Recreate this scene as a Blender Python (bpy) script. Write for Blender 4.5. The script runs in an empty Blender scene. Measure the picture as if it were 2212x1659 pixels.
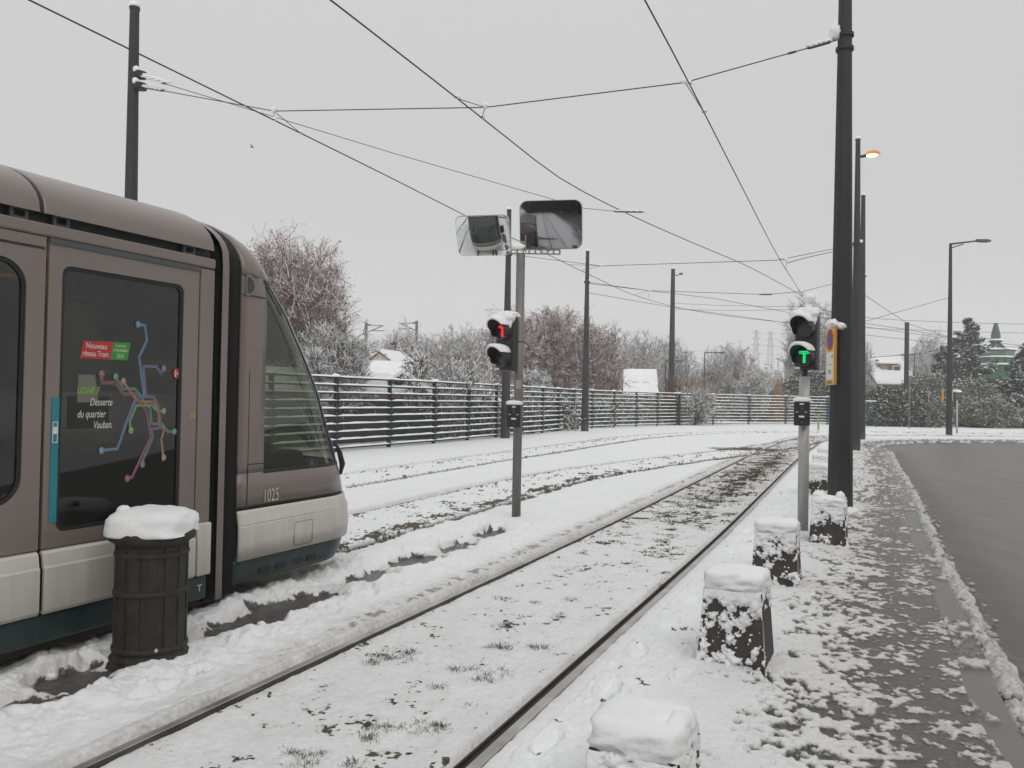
import bpy, bmesh, math, random
import numpy as np
from mathutils import Vector, Matrix, geometry
from mathutils import noise as mnoise
random.seed(7); RNG = np.random.default_rng(11)
R = math.radians
SC = bpy.context.scene
COL = SC.collection

# ---------------------------------------------------------------- camera
F, CX, CY, H = 1720., 1106., 829.5, 1.6          # focal length and centre in pixels of a 2212 x 1659 picture, eye height
PITCH, ROLL = math.atan(30.5 / F), 0.018
cam_d = bpy.data.cameras.new("camera"); cam = bpy.data.objects.new("camera", cam_d); COL.objects.link(cam)
cam_d.sensor_width = 36; cam_d.lens = 36 * F / 2212; cam_d.clip_start = 0.05; cam_d.clip_end = 3000
cam.matrix_world = Matrix.Translation((0, 0, H)) @ Matrix.Rotation(R(90) + PITCH, 4, 'X') @ Matrix.Rotation(ROLL, 4, 'Z')
SC.camera = cam

# ---------------------------------------------------------------- world, sun, exposure
w = bpy.data.worlds.new("World"); SC.world = w; w.use_nodes = True
wn, wl = w.node_tree.nodes, w.node_tree.links; wn.clear()
wo = wn.new('ShaderNodeOutputWorld'); sky = wn.new('ShaderNodeTexSky'); sky.sky_type = 'NISHITA'; sky.sun_disc = False
sky.sun_elevation = R(35); sky.sun_rotation = R(200); sky.dust_density = 8
hs = wn.new('ShaderNodeHueSaturation'); hs.inputs['Saturation'].default_value = 0.02
b1 = wn.new('ShaderNodeBackground'); b1.inputs['Strength'].default_value = 0.08
wl.new(sky.outputs[0], hs.inputs['Color']); wl.new(hs.outputs[0], b1.inputs['Color'])
tc = wn.new('ShaderNodeTexCoord'); sx = wn.new('ShaderNodeSeparateXYZ'); wl.new(tc.outputs['Generated'], sx.inputs[0])
rp = wn.new('ShaderNodeValToRGB'); wl.new(sx.outputs['Z'], rp.inputs[0])
rp.color_ramp.elements[0].position = 0.0; rp.color_ramp.elements[0].color = (.535, .535, .542, 1)
rp.color_ramp.elements[1].position = 1.0; rp.color_ramp.elements[1].color = (.80, .80, .81, 1)
e = rp.color_ramp.elements.new(0.42); e.color = (.635, .635, .640, 1)
b2 = wn.new('ShaderNodeBackground'); wl.new(rp.outputs[0], b2.inputs['Color']); b2.inputs['Strength'].default_value = 1.0
mx = wn.new('ShaderNodeMixShader'); mx.inputs[0].default_value = 0.93
wl.new(b1.outputs[0], mx.inputs[1]); wl.new(b2.outputs[0], mx.inputs[2]); wl.new(mx.outputs[0], wo.inputs[0])
sd = bpy.data.lights.new("sun", 'SUN'); sd.energy = 1.4; sd.angle = R(60); sd.color = (1, .97, .93)
so = bpy.data.objects.new("sun", sd); COL.objects.link(so); so.rotation_euler = (R(55), 0, R(-160 + 180)); so.location = (0, 0, 30)
SC.view_settings.view_transform = 'Standard'; SC.view_settings.look = 'None'; SC.view_settings.exposure = 0; SC.view_settings.gamma = 1
SC.cycles.max_bounces = 8; SC.cycles.transparent_max_bounces = 12; SC.cycles.volume_bounces = 2

# ---------------------------------------------------------------- picture pixel -> place
def ray(u, v):
    x = u - CX; y = -(v - CY); c, s = math.cos(ROLL), math.sin(ROLL)
    xl = c * x - s * y; yl = s * x + c * y
    cp, sp = math.cos(PITCH), math.sin(PITCH)
    return Vector((xl / F, cp - yl / F * sp, sp + yl / F * cp))
def G(u, v, z=0.):
    d = ray(u, v); t = (z - H) / d.z; return Vector((d.x * t, d.y * t, z))
def at(u, v, Y):
    d = ray(u, v); t = Y / d.y; return Vector((d.x * t, Y, H + d.z * t))

# ---------------------------------------------------------------- materials
def M(name, col, rough=.6, metal=0., spec=.5, var=0., vscale=8., bump=0., bscale=60., emit=0., ecol=None, coat=0.):
    m = bpy.data.materials.new(name); m.use_nodes = True; n, l = m.node_tree.nodes, m.node_tree.links
    p = n['Principled BSDF']; p.inputs['Base Color'].default_value = (*col, 1); p.inputs['Roughness'].default_value = rough
    p.inputs['Metallic'].default_value = metal; p.inputs['Specular IOR Level'].default_value = spec; p.inputs['Coat Weight'].default_value = coat
    if var or bump:
        t = n.new('ShaderNodeTexCoord')
    if var:
        z = n.new('ShaderNodeTexNoise'); z.inputs['Scale'].default_value = vscale; z.inputs['Detail'].default_value = 6; l.new(t.outputs['Object'], z.inputs['Vector'])
        r = n.new('ShaderNodeMapRange'); r.inputs[1].default_value = .3; r.inputs[2].default_value = .7; r.inputs[3].default_value = 1 - var; r.inputs[4].default_value = 1 + var
        l.new(z.outputs[0], r.inputs[0]); v = n.new('ShaderNodeVectorMath'); v.operation = 'SCALE'; v.inputs[0].default_value = col
        l.new(r.outputs[0], v.inputs['Scale']); l.new(v.outputs[0], p.inputs['Base Color'])
        r2 = n.new('ShaderNodeMapRange'); r2.inputs[3].default_value = max(rough - .12, .02); r2.inputs[4].default_value = min(rough + .12, 1)
        l.new(z.outputs[0], r2.inputs[0]); l.new(r2.outputs[0], p.inputs['Roughness'])
    if bump:
        z2 = n.new('ShaderNodeTexNoise'); z2.inputs['Scale'].default_value = bscale; z2.inputs['Detail'].default_value = 5; l.new(t.outputs['Object'], z2.inputs['Vector'])
        b = n.new('ShaderNodeBump'); b.inputs['Strength'].default_value = bump; b.inputs['Distance'].default_value = .01
        l.new(z2.outputs[0], b.inputs['Height']); l.new(b.outputs[0], p.inputs['Normal'])
    if emit:
        p.inputs['Emission Color'].default_value = (*(ecol or col), 1); p.inputs['Emission Strength'].default_value = emit
    return m

def grime(m, z0, z1, col=(.16, .14, .12), amt=.75):
    '''road dirt splashed on the lower panels, in streaks'''
    n, l = m.node_tree.nodes, m.node_tree.links; p = n['Principled BSDF']; src = p.inputs['Base Color'].links[0].from_socket; t = n.new('ShaderNodeTexCoord'); s = n.new('ShaderNodeSeparateXYZ'); l.new(t.outputs['Object'], s.inputs[0])
    mp = n.new('ShaderNodeMapping'); mp.inputs['Scale'].default_value = (9, 9, 1.3); l.new(t.outputs['Object'], mp.inputs[0]); z = n.new('ShaderNodeTexNoise'); z.inputs['Scale'].default_value = 1.6; z.inputs['Detail'].default_value = 7; l.new(mp.outputs[0], z.inputs['Vector'])
    f = n.new('ShaderNodeTexNoise'); f.inputs['Scale'].default_value = 55; f.inputs['Detail'].default_value = 4; l.new(t.outputs['Object'], f.inputs['Vector'])
    h = n.new('ShaderNodeMapRange'); h.inputs[1].default_value = z1; h.inputs[2].default_value = z0; h.inputs[3].default_value = -.25; h.inputs[4].default_value = .55; l.new(s.outputs['Z'], h.inputs[0])
    a = n.new('ShaderNodeMath'); a.operation = 'ADD'; l.new(h.outputs[0], a.inputs[0]); l.new(z.outputs[0], a.inputs[1]); b = n.new('ShaderNodeMath'); b.operation = 'MULTIPLY_ADD'; b.inputs[1].default_value = .35; l.new(f.outputs[0], b.inputs[0]); l.new(a.outputs[0], b.inputs[2])
    r = n.new('ShaderNodeMapRange'); r.inputs[1].default_value = .55; r.inputs[2].default_value = 1.25; r.inputs[4].default_value = amt; l.new(b.outputs[0], r.inputs[0]); mc = n.new('ShaderNodeMix'); mc.data_type = 'RGBA'; l.new(r.outputs[0], mc.inputs[0]); l.new(src, mc.inputs[6]); mc.inputs[7].default_value = (*col, 1); l.new(mc.outputs[2], p.inputs['Base Color'])
def upsnow(name, col, snow=(.80, .81, .82), lo=.1, hi=.35, rough=.8, var=.25, vscale=3., cover=0., cscale=5.):
    """bark / leaf / stone that carries snow on what faces up"""
    m = M(name, col, rough, var=var, vscale=vscale); n, l = m.node_tree.nodes, m.node_tree.links; p = n['Principled BSDF']
    src = p.inputs['Base Color'].links[0].from_socket
    g = n.new('ShaderNodeNewGeometry'); s = n.new('ShaderNodeSeparateXYZ'); l.new(g.outputs['True Normal'], s.inputs[0])
    t = n.new('ShaderNodeTexCoord'); z = n.new('ShaderNodeTexNoise'); z.inputs['Scale'].default_value = cscale; z.inputs['Detail'].default_value = 3; l.new(t.outputs['Object'], z.inputs['Vector'])
    a = n.new('ShaderNodeMath'); a.operation = 'MULTIPLY_ADD'; a.inputs[1].default_value = .9; a.inputs[2].default_value = -.45 + cover; l.new(z.outputs[0], a.inputs[0])
    b = n.new('ShaderNodeMath'); l.new(s.outputs['Z'], b.inputs[0]); l.new(a.outputs[0], b.inputs[1])
    r = n.new('ShaderNodeMapRange'); r.inputs[1].default_value = lo; r.inputs[2].default_value = hi; l.new(b.outputs[0], r.inputs[0])
    mixc = n.new('ShaderNodeMix'); mixc.data_type = 'RGBA'; l.new(r.outputs[0], mixc.inputs[0]); l.new(src, mixc.inputs[6]); mixc.inputs[7].default_value = (*snow, 1)
    l.new(mixc.outputs[2], p.inputs['Base Color']); return m

def thin_glass(name, tint, ior=1.5, extra=.0):
    m = bpy.data.materials.new(name); m.use_nodes = True; n, l = m.node_tree.nodes, m.node_tree.links; n.clear()
    o = n.new('ShaderNodeOutputMaterial'); t = n.new('ShaderNodeBsdfTransparent'); t.inputs[0].default_value = (*tint, 1)
    g = n.new('ShaderNodeBsdfGlossy'); g.inputs['Roughness'].default_value = .015; g.inputs[0].default_value = (.9, .92, .9, 1)
    ge = n.new('ShaderNodeNewGeometry'); dt = n.new('ShaderNodeVectorMath'); dt.operation = 'DOT_PRODUCT'; l.new(ge.outputs['Normal'], dt.inputs[0]); l.new(ge.outputs['Incoming'], dt.inputs[1])
    ab = n.new('ShaderNodeMath'); ab.operation = 'ABSOLUTE'; l.new(dt.outputs['Value'], ab.inputs[0]); om = n.new('ShaderNodeMath'); om.operation = 'SUBTRACT'; om.inputs[0].default_value = 1; l.new(ab.outputs[0], om.inputs[1])
    pw = n.new('ShaderNodeMath'); pw.operation = 'POWER'; pw.inputs[1].default_value = 5; l.new(om.outputs[0], pw.inputs[0])
    a = n.new('ShaderNodeMath'); a.operation = 'MULTIPLY_ADD'; a.inputs[1].default_value = .92; a.inputs[2].default_value = .05 + extra; l.new(pw.outputs[0], a.inputs[0])
    x = n.new('ShaderNodeMixShader'); l.new(a.outputs[0], x.inputs[0]); l.new(t.outputs[0], x.inputs[1]); l.new(g.outputs[0], x.inputs[2]); l.new(x.outputs[0], o.inputs[0])
    return m

SNOW = M('snow', (.86, .87, .88), .75, spec=.25, bump=.35, bscale=90, var=.03, vscale=5)
POLE = M('dark_painted_steel', (.033, .033, .036), .6, spec=.3, var=.18, vscale=1.5, bump=.05, bscale=40)
GALV = M('galvanised_steel', (.20, .195, .18), .5, metal=.3, var=.12, vscale=7)
GALVW = M('pale_galvanised_steel', (.42, .42, .42), .45, metal=.3, var=.1, vscale=7)
BLACK = M('matt_black_plastic', (.016, .016, .018), .45, var=.2, vscale=12)
RUBBER = M('black_rubber', (.012, .012, .012), .55)
BEIGE = M('taupe_tram_paint', (.195, .160, .143), .32, var=.06, vscale=1.3, coat=.25)
CREAM = M('white_tram_paint', (.56, .54, .49), .35, var=.06, vscale=3, coat=.2)
DGREEN = M('dark_green_tram_paint', (.010, .035, .033), .4, var=.25, vscale=5)
GREYM = M('grey_trim', (.075, .078, .085), .5, var=.15, vscale=9)
WIRE = M('wire_metal', (.035, .033, .032), .55)
INNER = M('cab_interior', (.028, .028, .03), .7, var=.3, vscale=4)
INNERB = M('saloon_interior', (.035, .033, .028), .8, var=.3, vscale=3)
ORANGE = M('orange_grab_pole', (.55, .16, .03), .4)
GLASS = thin_glass('saloon_glass', (.15, .14, .11), 1.55, .012)
CABGLASS = thin_glass('cab_glass', (.46, .48, .40), 1.5, .04)
TEAL = M('turquoise_strip', (.012, .20, .24), .45, var=.08, vscale=5)
FENCEG = M('dark_green_fence_paint', (.008, .026, .022), .6, spec=.3, var=.2, vscale=5)
YEL = M('yellow_sign_paint', (.66, .47, .09), .5, var=.06, vscale=9)
ORG = M('orange_sign_edge', (.55, .22, .03), .5, var=.1, vscale=9)
STEELR = M('running_rail_steel', (.50, .49, .48), .32, metal=.85, var=.25, vscale=4)
GROOVE = M('rusty_rail_groove', (.030, .024, .021), .7, var=.35, vscale=5)
WHITEP = M('white_label', (.72, .72, .70), .5)

grime(CREAM, .3, .75, amt=.35); grime(BEIGE, .5, 1.5, (.13, .11, .095), .4); grime(DGREEN, .1, .4, (.06, .06, .055), .5); grime(POLE, 0., .6, (.09, .085, .08), .5); grime(GALV, 0., 2.5, (.11, .10, .09), .55); grime(GALVW, 0., 1.2, (.22, .21, .20), .6)
# ---------------------------------------------------------------- object helpers
def link(o, parent=None):
    COL.objects.link(o)
    if parent: o.parent = parent
    return o
def tag(o, label, cat=None, group=None, kind=None):
    if label: o['label'] = label
    if cat: o['category'] = cat
    if group: o['group'] = group
    if kind: o['kind'] = kind
    return o
def thing(name, label, cat, loc=(0, 0, 0), rz=0., group=None):
    o = bpy.data.objects.new(name, None); o.empty_display_size = .2; COL.objects.link(o)
    o.location = loc; o.rotation_euler = (0, 0, rz); return tag(o, label, cat, group)
def copy_tree(o, parent=None):
    c = o.copy(); COL.objects.link(c); c.parent = parent
    for ch in o.children: copy_tree(ch, c)
    return c

class MB:
    """collects verts / faces of one mesh"""
    def __init__(s): s.v = []; s.f = []
    def add(s, v, f):
        b = len(s.v); s.v += [tuple(p) for p in v]; s.f += [tuple(b + i for i in q) for q in f]; return s
    def box(s, c, d, rz=0., M4=None, taper=1.):
        hx, hy, hz = d[0] / 2, d[1] / 2, d[2] / 2
        vs = [Vector((x * hx * (taper if z > 0 else 1), y * hy * (taper if z > 0 else 1), z * hz)) for z in (-1, 1) for y in (-1, 1) for x in (-1, 1)]
        T = Matrix.Translation(c) @ Matrix.Rotation(rz, 4, 'Z')
        if M4 is not None: T = M4 @ T
        return s.add([T @ p for p in vs], [(0, 2, 3, 1), (4, 5, 7, 6), (0, 1, 5, 4), (2, 6, 7, 3), (0, 4, 6, 2), (1, 3, 7, 5)])
    def tube(s, pts, rad, n=8, cap=True):
        pts = [Vector(p) for p in pts]; k = len(pts)
        rad = [rad] * k if not hasattr(rad, '__len__') else rad
        prev = None; b = len(s.v)
        for i, p in enumerate(pts):
            d = (pts[min(i + 1, k - 1)] - pts[max(i - 1, 0)]).normalized()
            if prev is None:
                a = Vector((0, 0, 1)) if abs(d.z) < .9 else Vector((1, 0, 0)); x = d.cross(a).normalized()
            else: x = (prev - d * prev.dot(d)).normalized()
            y = d.cross(x); prev = x
            for j in range(n):
                t = 2 * math.pi * j / n; s.v.append(tuple(p + (x * math.cos(t) + y * math.sin(t)) * rad[i]))
        for i in range(k - 1):
            for j in range(n):
                j2 = (j + 1) % n; s.f.append((b + i * n + j, b + i * n + j2, b + (i + 1) * n + j2, b + (i + 1) * n + j))
        if cap:
            s.f.append(tuple(b + j for j in reversed(range(n)))); s.f.append(tuple(b + (k - 1) * n + j for j in range(n)))
        return s
    def grid(s, P):
        """P: array rows x cols x 3"""
        P = np.asarray(P); r, c = P.shape[:2]; b = len(s.v); s.v += [tuple(p) for p in P.reshape(-1, 3)]
        for i in range(r - 1):
            for j in range(c - 1): s.f.append((b + i * c + j, b + i * c + j + 1, b + (i + 1) * c + j + 1, b + (i + 1) * c + j))
        return s
    def blob(s, c, r, amp=.25, seed=0., sub=3, p=2., freq=2.5, flat=None):
        """a lump of snow: noisy super-ellipsoid; flat cuts its underside"""
        bm = bmesh.new(); bmesh.ops.create_icosphere(bm, subdivisions=sub, radius=1.)
        vs = []
        for v in bm.verts:
            d = v.co.normalized(); k = (abs(d.x) ** p + abs(d.y) ** p + abs(d.z) ** p) ** (-1 / p)
            q = d * k; q *= 1 + amp * mnoise.fractal(d * freq + Vector((seed, seed * 1.7, 3.1)), .8, 2., 3) + (.022 * mnoise.fractal(d * 13 + Vector((seed, 0, 0)), .7, 2.1, 3) if sub >= 3 else 0)
            q = Vector((q.x * r[0], q.y * r[1], q.z * r[2]))
            if flat is not None and q.z < flat: q.z = flat
            vs.append(Vector(c) + q)
        s.add(vs, [[v.index for v in f.verts] for f in bm.faces]); bm.free(); return s
    def lathe(s, prof, n=24, c=(0, 0), M4=None):
        b = len(s.v); k = len(prof)
        for r_, z in prof:
            for j in range(n):
                t = 2 * math.pi * j / n; p = Vector((c[0] + r_ * math.cos(t), c[1] + r_ * math.sin(t), z))
                s.v.append(tuple(M4 @ p if M4 is not None else p))
        for i in range(k - 1):
            for j in range(n):
                j2 = (j + 1) % n; s.f.append((b + i * n + j, b + i * n + j2, b + (i + 1) * n + j2, b + (i + 1) * n + j))
        s.f.append(tuple(b + j for j in reversed(range(n)))); s.f.append(tuple(b + (k - 1) * n + j for j in range(n)))
        return s
    def prism(s, poly, fn, th):
        """2D polygon given a thickness; fn(a, b, depth) -> 3D"""
        n = len(poly); b = len(s.v)
        s.v += [tuple(fn(a, c, 0)) for a, c in poly] + [tuple(fn(a, c, th)) for a, c in poly]
        tri = geometry.tessellate_polygon([[Vector((a, c, 0)) for a, c in poly]])
        for t in tri: s.f.append(tuple(b + i for i in t)); s.f.append(tuple(b + n + i for i in reversed(t)))
        for i in range(n): j = (i + 1) % n; s.f.append((b + i, b + j, b + n + j, b + n + i))
        return s
    def holed(s, outer, holes, fn, th):
        loops = [outer] + holes; allp = [p for l_ in loops for p in l_]; b = len(s.v); n = len(allp)
        s.v += [tuple(fn(a, c, 0)) for a, c in allp] + [tuple(fn(a, c, -th)) for a, c in allp]
        tri = geometry.tessellate_polygon([[Vector((a, c, 0)) for a, c in l_] for l_ in loops])
        for t in tri: s.f.append(tuple(b + i for i in t)); s.f.append(tuple(b + n + i for i in reversed(t)))
        o = 0
        for l_ in loops:
            m_ = len(l_)
            for i in range(m_): j = (i + 1) % m_; s.f.append((b + o + i, b + o + j, b + n + o + j, b + n + o + i))
            o += m_
        return s
    def build(s, name, mat, parent=None, smooth=False, bevel=0.):
        me = bpy.data.meshes.new(name); me.from_pydata(s.v, [], s.f)
        bm = bmesh.new(); bm.from_mesh(me); bmesh.ops.recalc_face_normals(bm, faces=bm.faces)
        bm.to_mesh(me); bm.free(); me.update()
        me.materials.append(mat)
        if smooth: me.polygons.foreach_set('use_smooth', [True] * len(me.polygons))
        o = bpy.data.objects.new(name, me); link(o, parent)
        if bevel:
            mod = o.modifiers.new('bevel', 'BEVEL'); mod.width = bevel; mod.segments = 2; mod.limit_method = 'ANGLE'
        return o

def rrect(a0, b0, a1, b1, r, n=8):
    out = []
    for (ca, cb, t0) in ((a1 - r, b1 - r, 0), (a0 + r, b1 - r, 90), (a0 + r, b0 + r, 180), (a1 - r, b0 + r, 270)):
        for i in range(n + 1): t = R(t0 + 90 * i / n); out.append((ca + r * math.cos(t), cb + r * math.sin(t)))
    return out
def text_mesh(body, size, fn, mat, name, parent, shear=0., align='CENTER', stretch=1., bold=0.):
    c = bpy.data.curves.new('t', 'FONT'); c.body = body; c.size = size; c.shear = shear; c.align_x = align; c.align_y = 'CENTER'; c.offset = bold
    o = bpy.data.objects.new('t', c); COL.objects.link(o); dg = bpy.context.evaluated_depsgraph_get()
    me = bpy.data.meshes.new_from_object(o.evaluated_get(dg)); bpy.data.objects.remove(o); bpy.data.curves.remove(c)
    vs = [fn(v.co.x * stretch, v.co.y) for v in me.vertices]; fs = [tuple(p.vertices) for p in me.polygons]
    n = bpy.data.meshes.new(name); n.from_pydata([tuple(v) for v in vs], [], fs); n.materials.append(mat)
    return link(bpy.data.objects.new(name, n), parent)

# ---------------------------------------------------------------- numpy noise
_perm = RNG.permutation(4096)
def _h(ix, iy): return _perm[(_perm[ix & 4095] + iy) & 4095] / 4096.
def vnoise(x, y):
    ix = np.floor(x).astype(np.int64); iy = np.floor(y).astype(np.int64); fx = x - ix; fy = y - iy
    u = fx * fx * fx * (fx * (fx * 6 - 15) + 10); v = fy * fy * fy * (fy * (fy * 6 - 15) + 10)
    a, b, c, d = _h(ix, iy), _h(ix + 1, iy), _h(ix, iy + 1), _h(ix + 1, iy + 1)
    return (a * (1 - u) + b * u) * (1 - v) + (c * (1 - u) + d * u) * v
def fbm(x, y, f, oct=4, g=.5, seed=0.):
    t = np.zeros_like(x); a = 1.; n = 0.
    for i in range(oct):
        t += a * vnoise(x * f + seed + i * 17.3, y * f - seed * 1.3 + i * 9.1); n += a; a *= g; f *= 2.03
    return t / n
def sstep(a, b, x): t = np.clip((x - a) / (b - a), 0, 1); return t * t * (3 - 2 * t)
def pdist(x, y, P, signed=False):
    """distance to a polyline; signed: positive on its right"""
    P = np.asarray([(p[0], p[1]) for p in P])
    if x.size > 20000:          # bands of nearby places only look at the stretch of line near them
        ob, oa = np.empty_like(x), np.empty_like(x); k = 16000
        for i in range(0, x.size, k):
            xs, ys = x[i:i + k], y[i:i + k]; lo, hi = ys.min() - 7, ys.max() + 7; m = np.nonzero((P[:, 1] > lo) & (P[:, 1] < hi))[0]
            Q = P[max(m[0] - 1, 0):m[-1] + 2] if len(m) > 1 else P[::6]
            ob[i:i + k], oa[i:i + k] = pdist(xs, ys, Q, signed)
        return ob, oa
    best = np.full(x.shape, 1e9); sg = np.ones_like(x); al = np.zeros_like(x); s0 = 0.
    for a, b in zip(P[:-1], P[1:]):
        d = b - a; L = np.hypot(*d); t = np.clip(((x - a[0]) * d[0] + (y - a[1]) * d[1]) / L ** 2, 0, 1)
        q = np.hypot(x - a[0] - t * d[0], y - a[1] - t * d[1]); m = q < best
        cr = (x - a[0]) * d[1] - (y - a[1]) * d[0]
        best = np.where(m, q, best); sg = np.where(m, np.sign(cr), sg); al = np.where(m, s0 + t * L, al); s0 += L
    return (best * sg if signed else best), al
def smooth_line(P, step=.4):
    P = np.asarray(P, float); d = np.r_[0, np.cumsum(np.hypot(*np.diff(P, axis=0).T))]
    # Catmull-Rom through the points
    out = []; n = len(P)
    for i in range(n - 1):
        p0, p1, p2, p3 = P[max(i - 1, 0)], P[i], P[i + 1], P[min(i + 2, n - 1)]
        if i == 0: p0 = 2 * p1 - p2
        if i == n - 2: p3 = 2 * p2 - p1
        k = max(2, int((d[i + 1] - d[i]) / step))
        for t in np.linspace(0, 1, k, endpoint=False):
            out.append(.5 * ((2 * p1) + (-p0 + p2) * t + (2 * p0 - 5 * p1 + 4 * p2 - p3) * t * t + (-p0 + 3 * p1 - 3 * p2 + p3) * t ** 3))
    out.append(P[-1]); return np.array(out)
def offset(P, d):
    """d > 0: to the right"""
    t = np.gradient(P, axis=0); t /= np.linalg.norm(t, axis=1)[:, None]; return P + np.c_[t[:, 1], -t[:, 0]] * d

# ---------------------------------------------------------------- the lines of the place
TA = smooth_line([(-19, -38), (-8.6, -14), (-2.9, -1), (-.93, 3.5), (1.73, 9.46), (4.07, 14.9), (7.55, 23), (10.2, 28.9), (12.2, 33.2), (14.8, 37.6), (18.6, 40.6), (23.5, 41.8), (30, 42.0), (60, 41)])
TB = smooth_line([(-23, -38), (-12.6, -14), (-6.75, -1), (-4.4, 3.9), (-2.46, 8.0), (-1.5, 10.2), (-.55, 12.45), (.65, 15.3), (1.5, 16.9), (3.04, 19.3), (5.0, 22.1), (7.5, 25.6), (10.4, 30.2), (12.8, 34.2), (15, 37.8)])
TC = smooth_line([(-26, -38), (-15, -12), (-9, 1), (-3.4, 13.9), (-.87, 20), (.82, 23.75), (2.66, 28), (5.2, 33.5), (8.6, 38.4), (13, 42.2), (18.3, 45), (26, 46.8), (40, 47), (70, 46)])
G_ = .7175
RAILS = {k: [offset(T, -G_), offset(T, G_)] for k, T in (('A', TA), ('B', TB), ('C', TC))}
KERB = [G(*p)[:2] for p in [(2197.6, 1573), (2134.6, 1433), (2071.6, 1302.7), (2004, 1167.7), (1959, 1050.7), (1929, 1000), (1917, 972)]]
KERB = [(-13, -38), (-3.1, -14), (.3, -6), (1.35, .0), (2.1, 2.4)] + KERB
kx, ky = KERB[-1]
KERB = smooth_line(KERB + [(kx + 1.2, ky + 3.6), (kx + 3.8, ky + 6.6), (kx + 7.5, ky + 8.6), (kx + 12, ky + 9.6), (kx + 22, ky + 10), (kx + 60, ky + 9)], .5)
DITCH = smooth_line([G(*p)[:2] for p in [(60, 1520), (540, 1345), (690, 1290), (870, 1222), (985, 1190), (1075, 1157)]], .3)
PUDDLES = [(G(*p), r, a) for p, r, a in [((1060, 1158), (.26, .11), 1.), ((990, 1187), (.28, .10), 1.), ((905, 1217), (.34, .12), 1.), ((800, 1255), (.30, .10), .8), ((640, 1310), (.42, .12), 1.), ((570, 1340), (.34, .12), 1.), ((480, 1368), (.30, .10), .8), ((150, 1475), (.22, .12), 1.), ((60, 1530), (.25, .1), .7)]]

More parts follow.
